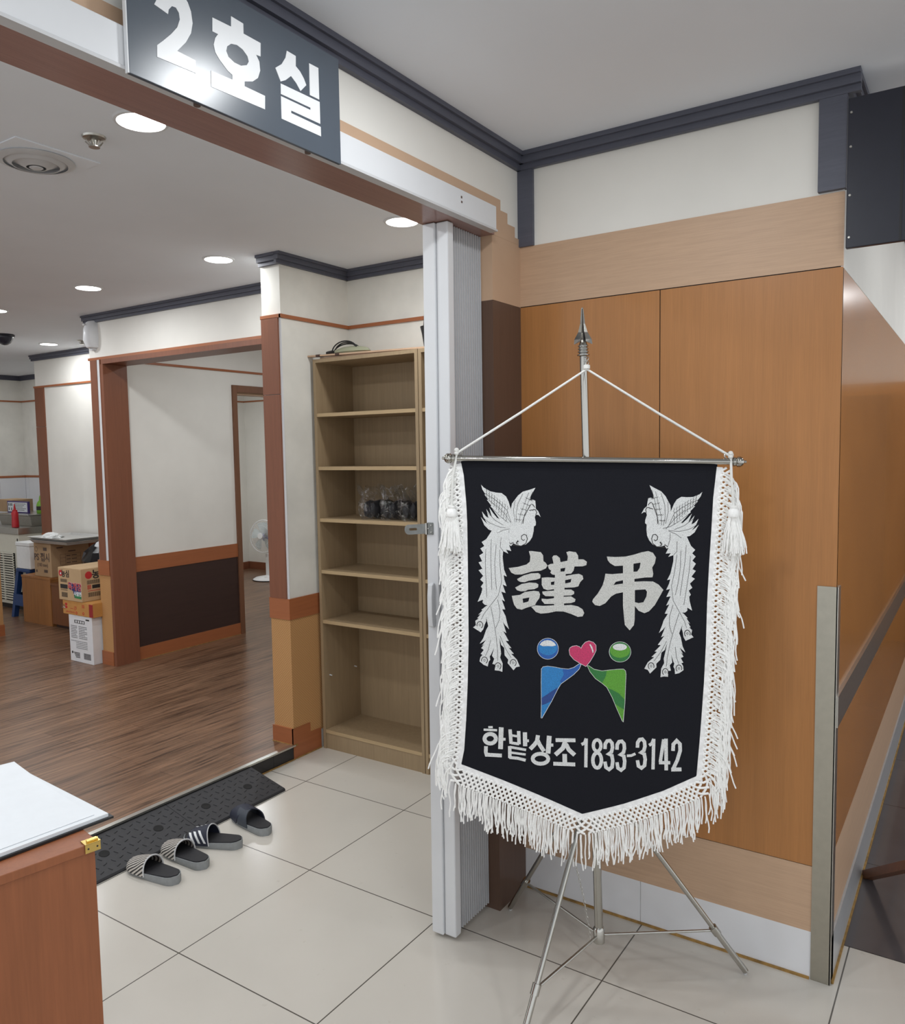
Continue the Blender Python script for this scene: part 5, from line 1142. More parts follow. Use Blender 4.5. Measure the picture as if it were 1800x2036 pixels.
def ribbon(path, w):
    """outline strip of constant width along a 2-D path"""
    n = len(path)
    Lf, Rt = [], []
    closed = math.dist(path[0], path[-1]) < 1e-6
    for i, p in enumerate(path):
        if closed:
            a = path[(i - 1) if i else n - 2]
            c = path[(i + 1) if i < n - 1 else 1]
        else:
            a, c = path[max(0, i - 1)], path[min(n - 1, i + 1)]
        dx, dy = c[0] - a[0], c[1] - a[1]
        l = math.hypot(dx, dy) or 1
        k = 1.0
        if 0 < i < n - 1:
            d1 = (p[0] - a[0], p[1] - a[1])
            d2 = (c[0] - p[0], c[1] - p[1])
            l1, l2 = math.hypot(*d1) or 1, math.hypot(*d2) or 1
            co = (d1[0] * d2[0] + d1[1] * d2[1]) / l1 / l2
            k = min(1.5, 1 / max(0.5, math.sqrt(max(0.0, (1 + co) / 2))))
        nx, ny = -dy / l * w / 2 * k, dx / l * w / 2 * k
        Lf.append((p[0] + nx, p[1] + ny))
        Rt.append((p[0] - nx, p[1] - ny))
    return Lf, Rt


def strip(b, path, w, z0, z1):
    Lf, Rt = ribbon(path, w)
    b.loft([[bp(*a, z0), bp(*c, z0), bp(*c, z1), bp(*a, z1)] for a, c in zip(Lf, Rt)])


for bird, lines, thick in ((BIRD_L, LINE_L, THICK_L), (BIRD_R, LINE_R, THICK_R)):
    bo_ = emb('bird_emblem', bird, 'silver', 1.3)
    b = B()
    for l in lines:
        strip(b, l, 1.0, 1.3, 1.62)
    for l in thick:
        strip(b, l, 2.0, 1.3, 1.72)
    obj('feather_stitching', b, 'ink', bo_)
b = B()
for i, ch in enumerate(CHARS):
    o_ = 1.7
    if i < 5:
        b.prism(ch, lambda u, v, d: bp(u, v, d), 0.15, o_)
    else:
        b2 = B().prism(ch, lambda u, v, d: bp(u, v, d), 0.15, o_)
obj('character', b, 'silver_dark', t)
obj('character', b2, 'silver_dark', t)
lg = {}
outl = B()
for m, k, lp in LOGO:
    o_ = emb('emblem_figure' if m in ('sky', 'blue') else ('emblem_heart' if m == 'pink' else 'emblem_figure'), lp, 't_' + m, 1.2 + 0.35 * k, 0.15)
    if k == 0:
        strip(outl, lp + [lp[0]], 1.1, 1.0, 1.4)
obj('outline_thread', outl, 'silver', t)
glyph = []
for i, (w, path) in enumerate(STROKES):
    b = glyph[-1][1] if glyph and i not in (5, 11, 18, 22) and i < 27 else B()
    if not glyph or glyph[-1][1] is not b:
        glyph.append((i, b))
    strip(b, path, w, 0.15, 1.3 + 0.01 * (i % 7))
for i, b in glyph:
    obj('letter' if i < 27 else 'digit', b, 'silver', t)

# white fringe: satin hem tape, knotted net, hanging strands
side_l = [p for p in cl[:11]]
bot = cl[10:17]
side_r = cl[16:]
path = side_l + bot[1:] + side_r[1:]


def resample(p, stp):
    out, acc = [p[0]], 0.0
    for a, c in zip(p, p[1:]):
        l = math.dist(a, c)
        d = stp - acc
        while d <= l:
            f = d / l
            out.append((a[0] + (c[0] - a[0]) * f, a[1] + (c[1] - a[1]) * f))
            d += stp
        acc = l - (d - stp)
    return out


rs = resample(path, 5.0)
R_ = random.Random(3)


def frame(i):
    a, c = rs[max(0, i - 3)], rs[min(len(rs) - 1, i + 3)]
    dx, dy = c[0] - a[0], c[1] - a[1]
    l = math.hypot(dx, dy) or 1
    return (dy / l, -dx / l)          # outward normal (path runs down the left, along the bottom, up the right)


b = B()
ringsT = []
for i, p in enumerate(rs):
    nx, ny = frame(i)
    w = 14.0
    bulge = 1.6 + 0.7 * math.sin(i * 0.9)
    ringsT.append([bp(p[0] - nx * 2, p[1] - ny * 2, 0.3), bp(p[0] - nx * 2, p[1] - ny * 2, bulge), bp(p[0] + nx * w, p[1] + ny * w, bulge), bp(p[0] + nx * w, p[1] + ny * w, 0.3)])
obj('hem_tape', B().loft(ringsT), 'tape', t)


def zone(i):
    """0 on the sides, 1 along the bottom"""
    v = rs[i]
    s = min(range(len(rs)), key=lambda k: math.dist(rs[k], bl))
    e = min(range(len(rs)), key=lambda k: math.dist(rs[k], brr))
    return s, e


S_, E_ = zone(0)
netw = []
for i in range(len(rs)):
    d = min(abs(i - S_), abs(i - E_))
    inside = S_ <= i <= E_
    netw.append(62.0 if inside else 40.0)
net = B()
cell = 3
for i in range(0, len(rs), 3):
    for sgn in (-1, 1):
        pts_ = []
        k = 0
        while True:
            j = i + sgn * k
            d = 11 + k * 6.6
            if j < 0 or j >= len(rs) or d > netw[j]:
                break
            nx, ny = frame(j)
            ox = 0.0 if S_ - 2 <= j <= E_ + 2 else 0.0
            pts_.append(bp(rs[j][0] + nx * d, rs[j][1] + ny * d, 1.2 + (1.3 if (k + i // 3) % 2 else -0.6) * sgn))
            k += 1
        if len(pts_) > 1:
            net.tube(pts_, 3.4 / 1000, 6)
obj('net_trim', net, 'yarn', t, smooth=True)
fr = B()


def strand(p, d0, length, out, r=1.55, curl=1.0, sway=0.0):
    """one twisted yarn: leaves the net along d0, then hangs"""
    pts_ = []
    u, v = p
    du, dv = d0
    n = 8
    ph = R_.uniform(0, 6.28)
    amp = R_.uniform(0.5, 2.2) * curl
    o = out
    for k in range(n + 1):
        pts_.append(bp(u + amp * math.sin(ph + k * 1.1) * (k / n), v, o + 1.2 * math.sin(ph * 2 + k * 0.9)))
        s = length / n
        f = min(1.0, k / 3.0)
        mu, mv = du * (1 - f) + sway * f, dv * (1 - f) - 1.0 * f
        l = math.hypot(mu, mv) or 1
        u += mu / l * s
        v += mv / l * s
    fr.tube(pts_, r / 1000, 5)


for i in range(S_ - 2, E_ + 3):
    for rep in range(2 if i % 2 else 1):
        j = max(0, min(len(rs) - 1, i))
        nx, ny = frame(j)
        w = netw[j] - 4
        strand((rs[j][0] + nx * w + R_.uniform(-2, 2), rs[j][1] + ny * w), (nx * 0.3, -1.0), R_.uniform(68, 112), R_.uniform(-0.5, 5.0), 2.05, 1.8, R_.uniform(-0.10, 0.10))
for i in list(range(2, S_)) + list(range(E_ + 1, len(rs) - 3)):
    sg = -1 if i < S_ else 1
    nx, ny = frame(i)
    fade = min(1.0, (min(i, len(rs) - 1 - i)) / 14.0)
    for rep in range(2):
        w = R_.uniform(22, 44) * (0.5 + 0.5 * fade)
        o = R_.uniform(1.5, 8.0)
        strand((rs[i][0] + nx * w, rs[i][1] + ny * w), (nx * 1.0, ny - 0.42), R_.uniform(80, 130), o, 2.0, 1.8, sg * (R_.uniform(-0.06, 0.07) if R_.random() < 0.93 else R_.uniform(0.1, 0.45)))
obj('fringe', fr, 'yarn', t, smooth=True, kind='stuff')

# tassels on the cord ends
for (ku, kv, mu, mv, side) in ((-360.5, 24, -376, -124, -1), (389.7, 3, 395, -130, 1)):
    b = B()
    k0 = bp(ku, kv, 9)
    b.tube([k0, bp((ku + mu) / 2 - 3, (kv + mv) / 2 + 10, 19), bp(mu, mv, 20)], 0.0036, 8)
    for k in range(3):
        a = 2 * PI * k / 3
        b.lathe([(0.001, -0.007), (0.0065, -0.003), (0.0065, 0.003), (0.001, 0.007)], k0 + Vector((0.004 * math.cos(a), 0, 0.005 * math.sin(a) + 0.004)), (1, 0.2, 0.4), 10)
    ts = obj('tassel', b, 'cord', t, smooth=True)
    hb = bp(mu, mv, 20)
    obj('tassel_head', B().lathe([(0.006, 0.0), (0.011, -0.001), (0.011, -0.006), (0.0095, -0.008), (0.0135, -0.013), (0.0165, -0.024), (0.015, -0.030)], hb, (0, 0, 1), 18), 'yarn', ts, smooth=True)
    fr = B()
    for k in range(74):
        a = R_.uniform(0, 2 * PI)
        rr = R_.uniform(0.3, 1.0)
        pts_ = []
        ln = R_.uniform(0.085, 0.112)
        for q in range(6):
            f = q / 5
            sp = (0.010 + 0.022 * (f ** 0.8)) * rr
            pts_.append(hb + Vector((0, 0, -0.026 - ln * f)) + BD * (sp * 1.15 * math.cos(a) + (side * 0.004 * f) + 0.0015 * math.sin(q * 1.7 + k)) + BN * (-abs(sp * 0.5 * math.sin(a))))
        fr.tube(pts_, 0.0019, 5)
    obj('tassel_skirt', fr, 'yarn', ts, smooth=True, kind='stuff')
# ================================================================ rubber ramp and slippers
def ramp(x0, x1, label, holes):
    t = thing('threshold_ramp', label, 'ramp', ((x0 + x1) / 2, 2.84, 0.0), 0, 'black rubber threshold ramps')
    ya, yb = 2.716, 2.9575

    def zt(y):
        return 0.010 + (y - ya) / (yb - ya) * 0.058
    b = B()
    b.loft([[(x, ya, 0.0), (x, yb, 0.0), (x, yb, 0.066), (x, yb - 0.012, 0.066), (x, ya + 0.004, 0.012), (x, ya, 0.006)] for x in (x0, x1)])
    nx = int((x1 - x0) / 0.034)
    for i in range(nx):
        for j in range(6):
            cx, cy = x0 + (i + 0.5) * (x1 - x0) / nx, ya + 0.028 + j * 0.035
            if any(math.hypot(cx - hx, cy - 2.835) < 0.034 for hx in holes):
                continue
            a = math.radians(20 if (i + j) % 2 else 110)
            hx_, hy_ = 0.0115, 0.0028
            ring = []
            for (p, q, up) in ((-1, -1, 0), (1, -1, 0), (1, 1, 0), (-1, 1, 0)):
                ring.append((p * hx_, q * hy_))
            lo_, hi_ = [], []
            for p, q in ring:
                X_, Y_ = cx + p * math.cos(a) - q * math.sin(a), cy + p * math.sin(a) + q * math.cos(a)
                lo_.append((X_, Y_, zt(Y_) - 0.003))
                X2, Y2 = cx + p * 0.75 * math.cos(a) - q * 0.5 * math.sin(a), cy + p * 0.75 * math.sin(a) + q * 0.5 * math.cos(a)
                hi_.append((X2, Y2, zt(Y2) + 0.0034))
            b.loft([lo_, hi_])
    obj('ramp_body', b, 'rubber', t)
    nrm = Vector((0, -0.058, 0.2415)).normalized()
    for hx in holes:
        c = Vector((hx, 2.835, zt(2.835) + 0.0012))
        obj('bolt_recess', B().lathe([(0.0205, -0.004), (0.0205, 0.0012), (0.0165, 0.0016), (0.015, 0.0012)], c, nrm, 24), 'hole', t, smooth=True)


ramp(2.113, 2.603, 'black rubber threshold ramp whose end lies nearest the bookcases', (2.478, 2.236))
ramp(1.622, 2.111, 'black rubber threshold ramp partly hidden behind the reception desk', (1.990, 1.742))


def slipper(label, x, y, rz, kind):
    t = thing('slipper', label, 'slipper', (x, y, 0.0), rz, 'slide slippers lined up at the ramp')
    L_ = 0.262

    def hw(s, side):
        """half width along the sole, s from heel 0 to toe 1"""
        w = 0.031 + 0.014 * math.sin(min(1.0, s * 1.25) * PI * 0.55)
        if s < 0.12:
            w *= math.sqrt(max(0.0, 1 - ((0.12 - s) / 0.12) ** 2)) * 0.9 + 0.1 * (s / 0.12)
        if s > 0.80:
            w *= math.sqrt(max(0.0, 1 - ((s - 0.80) / 0.20) ** 2.2))
        return max(0.002, w)

    def zt(s):
        return 0.033 - 0.010 * min(1, s * 1.6) + (0.006 * max(0, (s - 0.75) / 0.25))
    N_ = 26
    S = [i / N_ for i in range(N_ + 1)]
    b = B()
    b.loft([[(-hw(s, 0) * k, s * L_, z) for k, z in ((0.94, 0.0), (1.0, 0.006), (1.02, zt(s) * 0.6), (1.0, zt(s)))] + [(hw(s, 0) * k, s * L_, z) for k, z in ((1.0, zt(s)), (1.02, zt(s) * 0.6), (1.0, 0.006), (0.94, 0.0))] for s in S])
    obj('sole', b, 'solegrey', t, local=True, smooth=True)
    b = B()
    b.loft([[(-hw(s, 0) * 0.93, 0.004 + s * (L_ - 0.008), zt(s) - 0.001), (-hw(s, 0) * 0.90, 0.004 + s * (L_ - 0.008), zt(s) + 0.004), (0, 0.004 + s * (L_ - 0.008), zt(s) + 0.0022), (hw(s, 0) * 0.90, 0.004 + s * (L_ - 0.008), zt(s) + 0.004), (hw(s, 0) * 0.93, 0.004 + s * (L_ - 0.008), zt(s) - 0.001)] for s in S])
    ins = obj('insole', b, 'insole', t, local=True, smooth=True)
    tm = text_mesh('print', 'soft', 0.017, 'solegrey', ins, (0, 0, 0), (1, 0, 0), (0, 1, 0), (0, 0, 1)) if False else None

    def upper(s0, s1, h0, h1, lean=0.0, th=0.004, off=0.0, n=14, m=16):
        """arched band over the foot between s0 and s1 of the sole"""
        def surf(k, i, o):
            f = k / n
            a = PI * i / m
            s = s0 + (s1 - s0) * f
            h = h0 + (h1 - h0) * f
            w = hw(s, 0) * 1.03 + o
            zb = zt(s) * 0.55
            yy = s * L_ + lean * math.sin(a) * (1 - f)
            return (-w * math.cos(a) * (1.0 if abs(math.cos(a)) < 0.97 else 1.0), yy, zb + (h + o - zb) * math.sin(a) ** 0.75)
        o_v = [[surf(k, i, off + th) for i in range(m + 1)] for k in range(n + 1)]
        i_v = [[surf(k, i, off) for i in range(m + 1)] for k in range(n + 1)]
        bb = B()
        flat = [p for r in o_v for p in r] + [p for r in i_v for p in r]
        W = m + 1
        q = (n + 1) * W
        ff = []
        for k in range(n):
            for i in range(m):
                a = k * W + i
                ff.append((a, a + 1, a + W + 1, a + W))
                ff.append((a + q, a + W + q, a + W + 1 + q, a + 1 + q))
        for k in (0, n):
            for i in range(m):
                a = k * W + i
                ff.append((a, a + 1, a + 1 + q, a + q))
        for i in (0, m):
            for k in range(n):
                a = k * W + i
                ff.append((a, a + W, a + W + q, a + q))
        bb.add(flat, ff)
        return bb, [surf(0, i, off + th * 0.5) for i in range(m + 1)]
    if kind == 'zig':
        bb, edge = upper(0.52, 0.95, 0.072, 0.040, 0.010)
        st_ = obj('strap', bb, 'zigzag', t, local=True, smooth=True, label='grey and white zigzag woven strap')
        obj('strap_binding', B().tube(edge, 0.003, 6), 'pvc_grey', st_, local=True, smooth=True)
    elif kind == 'stripe':
        bb, edge = upper(0.48, 0.86, 0.080, 0.050, 0.016)
        st_ = obj('strap', bb, 'navystrap', t, local=True, smooth=True, label='navy strap with white stripes')
        obj('strap_binding', B().tube(edge, 0.0025, 6), 'pvc_grey', st_, local=True, smooth=True)
        for q in range(3):
            s_a = 0.53 + q * 0.095
            for sd in (-1, 1):
                pts = []
                for i in range(7):
                    a = (0.03 + i * 0.05) * PI
                    s = s_a + i * 0.020
                    f = (s - 0.48) / 0.38
                    h = 0.080 + (0.050 - 0.080) * f + 0.0046
                    w = hw(s, 0) * 1.03 + 0.0046
                    zb = zt(s) * 0.55
                    pts.append((sd * w * math.cos(a), s * L_ + 0.016 * math.sin(a) * (1 - f), zb + (h - zb) * math.sin(a) ** 0.75))
                sb = B()
                sb.loft([[(p[0], p[1] - 0.0055, p[2]), (p[0], p[1] + 0.0055, p[2]), (p[0] + sd * 0.0008, p[1] + 0.0055, p[2] + 0.0008), (p[0] + sd * 0.0008, p[1] - 0.0055, p[2] + 0.0008)] for p in pts])
                obj('stripe', sb, 'signwhite', st_, local=True)
    else:
        for k, (sa, sb_) in enumerate(((0.50, 0.80), (0.80, 0.52))):
            bb = B()
            m = 18
            rings = []
            for i in range(m + 1):
                a = PI * i / m
                s = sa + (sb_ - sa) * i / m
                h = 0.072 - 0.03 * (s - 0.5)
                row = []
                for dy, o in ((-0.034, 0), (0.034, 0), (0.034, 0.004), (-0.034, 0.004)):
                    sy = max(0.02, min(0.95, s + dy / L_))
                    w = hw(sy, 0) * 1.03 + o + 0.002 * k
                    zb = zt(sy) * 0.55
                    row.append((-w * math.cos(a), sy * L_, zb + (h + o + 0.002 * k - zb) * math.sin(a) ** 0.75))
                rings.append(row)
            bb.loft(rings)
            obj('cross_strap', bb, 'navystrap' if k else 'greystrap', t, local=True, smooth=True)
    return t


slipper('slipper with a grey zigzag woven strap closest to the desk', 1.800, 2.458, 0.06, 'zig')
slipper('slipper with a grey zigzag woven strap touching the striped slipper', 1.927, 2.456, -0.06, 'zig')
slipper('navy slipper with three white stripes turned beside the zigzag pair', 2.118, 2.468, 0.34, 'stripe')
slipper('dark slipper with crossed navy straps at the end of the row', 2.246, 2.452, -0.20, 'cross')

# ================================================================ reception desk and guest book
DA = math.radians(-10.3)
dx_, dy_ = Vector((math.cos(DA), math.sin(DA), 0)), Vector((-math.sin(DA), math.cos(DA), 0))
DC = Vector((0.858, 1.414, 0))                     # right front corner of the top
dz = 0.85


def dk(a, c, z):
    p = DC + dx_ * a + dy_ * c
    return (p.x, p.y, z)


def dbox(a0, a1, c0, c1, z0, z1):
    return B().loft([[dk(a0, c0, z), dk(a1, c0, z), dk(a1, c1, z), dk(a0, c1, z)] for z in (z0, z1)])


t = thing('reception_desk', 'cherry wood reception desk with a brass catch at the picture edge', 'desk', (DC.x - 0.3, DC.y + 0.25, 0))
obj('desk_top', dbox(-0.80, 0.0, 0.0, 0.42, dz - 0.018, dz), 'desk', t, bevel=0.0015)
obj('front_panel', dbox(-0.795, -0.006, 0.004, 0.022, 0.02, dz - 0.018), 'desk', t)
obj('side_panel', dbox(-0.022, -0.004, 0.022, 0.41, 0.0, dz - 0.018), 'desk', t)
obj('side_panel', dbox(-0.795, -0.777, 0.022, 0.41, 0.0, dz - 0.018), 'desk', t)
obj('back_panel', dbox(-0.777, -0.022, 0.39, 0.408, 0.02, dz - 0.018), 'desk', t)
obj('plinth', dbox(-0.78, -0.02, 0.02, 0.40, 0.0, 0.02), 'cabdark', t)
ct_ = obj('catch', dbox(-0.026, 0.0035, -0.0025, 0.0, dz - 0.0165, dz + 0.001), 'brass', t, bevel=0.0006, label='brass corner catch')
obj('catch_plate', dbox(-0.026, 0.0035, -0.0025, 0.020, dz, dz + 0.0022), 'brass', ct_)
obj('catch_knuckle', B().tube([dk(-0.020, 0.006, dz + 0.004), dk(0.001, 0.006, dz + 0.004)], 0.0036, 10), 'brass', ct_, smooth=True)
for a in (-0.020, -0.003):
    obj('catch_screw', B().lathe([(0.0018, 0), (0.0018, 0.0004)], dk(a, -0.0025, dz - 0.008), -dy_, 10), 'ink', ct_)
t = thing('guest_book', 'open white guest book with a black cover lying on the desk', 'book', (0.70, 1.62, dz))
PA = Vector((0.075, 0.997, 0)).normalized()
PB = Vector((0.997, -0.1, 0)).normalized()
bc = Vector((0.932, 1.476, dz))


def bk(a, c, z):
    p = bc + PB * a + PA * c
    return (p.x, p.y, dz + z)


obj('cover', B().loft([[bk(-0.62, 0.0, z), bk(0.0, 0.0, z), bk(0.0, 0.385, z), bk(-0.62, 0.385, z)] for z in (0.001, 0.0055)]), 'black', t)


def sheet(a0, a1, off, z0, curl, mat, name, c0=0.006, c1=0.372):
    n, m = 24, 10
    top, bot_ = [], []
    for j in range(m + 1):
        f = j / m
        for i in range(n + 1):
            g = i / n
            a = a0 + (a1 - a0) * g
            # the sheet lifts along its far edge, most where it curls over towards the spine
            z = z0 + curl * (f ** 1.6) * (0.62 + 0.38 * math.exp(-((g - 0.52) / 0.26) ** 2))
            c = c0 + (c1 - c0) * f - 0.10 * curl * f * f
            top.append(bk(a, c + off, z + 0.0009))
            bot_.append(bk(a, c + off, z))
    W = n + 1
    q = len(top)
    ff = []
    for j in range(m):
        for i in range(n):
            k = j * W + i
            ff.append((k, k + 1, k + W + 1, k + W))
            ff.append((k + q, k + W + q, k + W + 1 + q, k + 1 + q))
    for j in range(m):
        for i in (0, n):
            k = j * W + i
            ff.append((k, k + W, k + W + q, k + q))
    for i in range(n):
        for j in (0, m):
            k = j * W + i
            ff.append((k, k + 1, k + 1 + q, k + q))
    return obj(name, B().add(top + bot_, ff), mat, t, smooth=True)


obj('page_block', B().loft([[bk(-0.60, 0.006, z), bk(-0.008, 0.006, z), bk(-0.008, 0.372, z), bk(-0.60, 0.372, z)] for z in (0.0056, 0.0125)]), 'paper', t)
sheet(-0.36, -0.030, 0.014, 0.0130, 0.044, 'paper', 'loose_page')
sheet(-0.62, -0.335, 0.0, 0.0132, 0.035, 'paperpink', 'loose_page')
b = B()
for i in range(40):
    a0 = -0.60 + i * 0.015
    if i % 5 == 4:
        continue
    b.loft([[bk(a0, 0.019, z), bk(a0 + 0.009, 0.019, z), bk(a0 + 0.009, 0.0196, z), bk(a0, 0.0196, z)] for z in (0.0125, 0.0127)])
# ================================================================ things in the far rooms
FZ = 0.075
# electric fan
fx, fy = 6.76, 7.20
t = thing('standing_fan', 'white standing electric fan seen through the far doorway', 'fan', (fx, fy, FZ))
obj('base', B().lathe([(0.20, 0.0), (0.20, 0.012), (0.17, 0.030), (0.06, 0.050), (0.035, 0.06)], (fx, fy, FZ), n=40), 'fanwhite', t, smooth=True)
obj('base_rim', B().lathe([(0.205, 0.0), (0.207, 0.010), (0.199, 0.012)], (fx, fy, FZ), n=40), 'black', t, smooth=True)
obj('button', B().lathe([(0.018, 0.0), (0.016, 0.014)], (fx - 0.10, fy - 0.04, FZ + 0.038), n=12), 'fanwhite', t)
obj('stand_tube', B().loft([[(fx + a * 0.035, fy + c * 0.028, z) for a, c in ((-1, -1), (1, -1), (1, 1), (-1, 1))] for z in (FZ + 0.05, FZ + 0.32)]), 'fanwhite', t, bevel=0.006)
obj('neck', B().tube([(fx, fy, FZ + 0.31), (fx, fy, FZ + 0.50)], 0.016, 14), 'fanwhite', t, smooth=True)
fd = Vector((-0.985, -0.15, 0.09)).normalized()
fu = Vector((0, 0, 1)) - fd * fd.z
fu.normalize()
fw = fd.cross(fu)
hc = Vector((fx, fy, 0.605)) + fd * 0.10
obj('motor', B().lathe([(0.02, -0.16), (0.055, -0.15), (0.065, -0.10), (0.065, -0.05), (0.04, -0.035)], hc, fd, 24), 'fanmotor', t, smooth=True)
cg = B()
RO = 0.195
for s, dep in ((1, 0.055), (-1, 0.055)):
    for k in range(44):
        a = 2 * PI * k / 44
        e = fu * math.cos(a) + fw * math.sin(a)
        cg.tube([hc + e * 0.035 + fd * s * dep, hc + e * 0.13 + fd * s * dep * 0.88, hc + e * 0.18 + fd * s * dep * 0.45, hc + e * RO], 0.0011, 4)
for r, dd, th in ((RO, 0.0, 0.006), (0.13, 0.049, 0.0014), (0.13, -0.049, 0.0014)):
    cg.tube([hc + fd * dd + (fu * math.cos(2 * PI * k / 40) + fw * math.sin(2 * PI * k / 40)) * r for k in range(41)], th, 6)
obj('cage', cg, 'fanwhite', t, smooth=True)
obj('cage_badge', B().lathe([(0.036, 0.052), (0.036, 0.062), (0.030, 0.064)], hc, fd, 24), 'fanwhite', t)
obj('hub', B().lathe([(0.030, -0.02), (0.030, 0.018), (0.015, 0.026)], hc, fd, 20), 'fanmotor', t, smooth=True)
for k in range(5):
    a0 = 2 * PI * k / 5
    top, bt = [], []
    for i in range(6):
        r = 0.028 + 0.14 * i / 5
        for j in range(6):
            w = (j / 5 - 0.5) * (0.7 + 0.25 * math.sin(PI * i / 5)) + 0.12 * i / 5
            e = fu * math.cos(a0 + w) + fw * math.sin(a0 + w)
            p = hc + e * r + fd * (0.020 * (j / 5 - 0.5) * 1.6)
            top.append(p)
            bt.append(p - fd * 0.0015)
    ff = []
    for i in range(5):
        for j in range(5):
            q = i * 6 + j
            ff += [(q, q + 1, q + 7, q + 6), (q + 36, q + 42, q + 43, q + 37)]
    for i in range(5):
        for j in (0, 5):
            q = i * 6 + j
            ff.append((q, q + 6, q + 42, q + 36))
            q2 = j * 6 + i
            ff.append((q2, q2 + 1, q2 + 37, q2 + 36))
    obj('blade', B().add(top + bt, ff), 'fanblade', t, smooth=True)

BR, BU, BNRM = (0, -1, 0), (0, 0, 1), (-1, 0, 0)      # lettering on faces that look towards -x
AR, AU, ANRM = (1, 0, 0), (0, 0, 1), (0, -1, 0)       # lettering on faces that look towards -y


def bar_rows(b, face, a0, a1, z0, z1, n, off):
    """printed bar code block: fine upright bars"""
    for i in range(n):
        f0 = a0 + (a1 - a0) * i / n
        f1 = f0 + (a1 - a0) / n * (0.35 + 0.3 * ((i * 7) % 3) / 2)
        if face == 'B':
            b.box((off - 0.0006, min(f0, f1), z0), (off, max(f0, f1), z1))
        else:
            b.box((min(f0, f1), off - 0.0006, z0), (max(f0, f1), off, z1))


def carton(name, label, cat, lo, hi, mat, flap=True, group=None):
    t = thing(name, label, cat, ((lo[0] + hi[0]) / 2, (lo[1] + hi[1]) / 2, lo[2]), 0, group)
    obj('box_body', B().box(lo, hi), mat, t, bevel=0.003)
    if flap:
        m = (lo[1] + hi[1]) / 2
        obj('top_flap', B().box((lo[0] + 0.001, lo[1] + 0.001, hi[2] - 0.0005), (hi[0] - 0.001, m - 0.001, hi[2] + 0.002)), mat, t)
        obj('top_flap', B().box((lo[0] + 0.001, m + 0.001, hi[2] - 0.0005), (hi[0] - 0.001, hi[1] - 0.001, hi[2] + 0.002)), mat, t)
    return t


# --- three boxes stacked against the opening wall
wx = 3.300
t = carton('white_carton', 'white carton with black print at the bottom of the stack', 'box', (wx, 5.378, FZ), (wx + 0.34, 5.675, 0.425), 'whitebox')
pr = B()
pr.box((wx - 0.0006, 5.47, 0.368), (wx, 5.60, 0.392))
for i in range(8):
    z = 0.345 - i * 0.0125
    for (c0, c1) in ((5.65, 5.575), (5.55, 5.45)):
        y_ = c0
        while y_ > c1 + (0.02 if i % 3 == 2 else 0):
            pr.box((wx - 0.0006, y_ - 0.010, z - 0.0022), (wx, y_, z + 0.0022))
            y_ -= 0.0135
for i in range(5):
    z = 0.232 - i * 0.0125
    y_ = 5.655 if i == 0 else 5.59
    while y_ > 5.45:
        pr.box((wx - 0.0006, y_ - 0.009, z - 0.002), (wx, y_, z + 0.002))
        y_ -= 0.0132
pr.lathe([(0.010, 0), (0.010, 0.0006)], (wx, 5.645, 0.142), (-1, 0, 0), 12)
for i in range(4):
    pr.box((wx - 0.0006, 5.55, 0.140 - i * 0.011), (wx, 5.628 - 0.008 * i, 0.146 - i * 0.011))
bar_rows(pr, 'B', 5.41, 5.50, 0.105, 0.150, 18, wx)
pr.box((wx - 0.0006, 5.41, 0.398), (wx, 5.455, 0.408))
obj('print', pr, 'ink', t)
icn = B()
for i in range(4):
    icn.box((wx - 0.0009, 5.478 + i * 0.030, 0.372), (wx - 0.0003, 5.498 + i * 0.030, 0.388))
obj('handling_icon', icn, 'whitebox', t)

t = carton('orange_carton', 'crumpled orange carton taped with film between the two other boxes', 'box', (wx - 0.005, 5.350, 0.428), (wx + 0.30, 5.735, 0.530), 'ocarton')
ox_ = wx - 0.005
ob = B()
for zc in (0.502, 0.480):                                  # two stacked red seals
    ob.prism([(5.690 - 0.016 * math.cos(a) * (1 + 0.15 * math.sin(3 * a)), zc + 0.010 * math.sin(a)) for a in [2 * PI * k / 14 for k in range(14)]], lambda u, v, d: (d, u, v), ox_ - 0.0007, ox_)
for (y0, y1, z0, z1) in ((5.60, 5.635, 0.474, 0.477), (5.560, 5.585, 0.489, 0.493), (5.558, 5.563, 0.474, 0.492), (5.565, 5.588, 0.467, 0.471), (5.575, 5.590, 0.478, 0.482)):
    ob.box((ox_ - 0.0007, y0, z0), (ox_, y1, z1))
for k in range(7):                                         # loose red brush marks along the lower edge
    y0 = 5.695 - k * 0.017
    ob.box((ox_ - 0.0007, y0 - 0.011, 0.445 + 0.003 * (k % 2)), (ox_, y0, 0.448 + 0.003 * (k % 2)))
    ob.box((ox_ - 0.0007, y0 - 0.006, 0.439), (ox_, y0 - 0.003, 0.456))
for yc, zc in ((5.560, 0.447), (5.470, 0.450)):
    ob.prism([[(yc + 0.012 * math.cos(2 * PI * k / 16), zc + 0.011 * math.sin(2 * PI * k / 16)) for k in range(16)], [(yc + 0.007 * math.cos(2 * PI * k / 16), zc + 0.006 * math.sin(2 * PI * k / 16)) for k in range(16)]], lambda u, v, d: (d, u, v), ox_ - 0.0007, ox_)
for k in range(3):
    ob.box((ox_ - 0.0007, 5.455 + k * 0.012, 0.490), (ox_, 5.460 + k * 0.012, 0.515))
obj('print', ob, 'red', t)
obj('red_flap', B().box((wx - 0.0065, 5.350, 0.432), (wx - 0.004, 5.395, 0.526)), 'reddark', t)
obj('film_tape', B().loft([[(wx - 0.012, y_, z) for y_, z in ((5.745, 0.470), (5.70, 0.470), (5.70, 0.500), (5.745, 0.500))], [(wx - 0.008, y_, z) for y_, z in ((5.745, 0.470), (5.70, 0.470), (5.70, 0.500), (5.745, 0.500))]]), 'film', t)

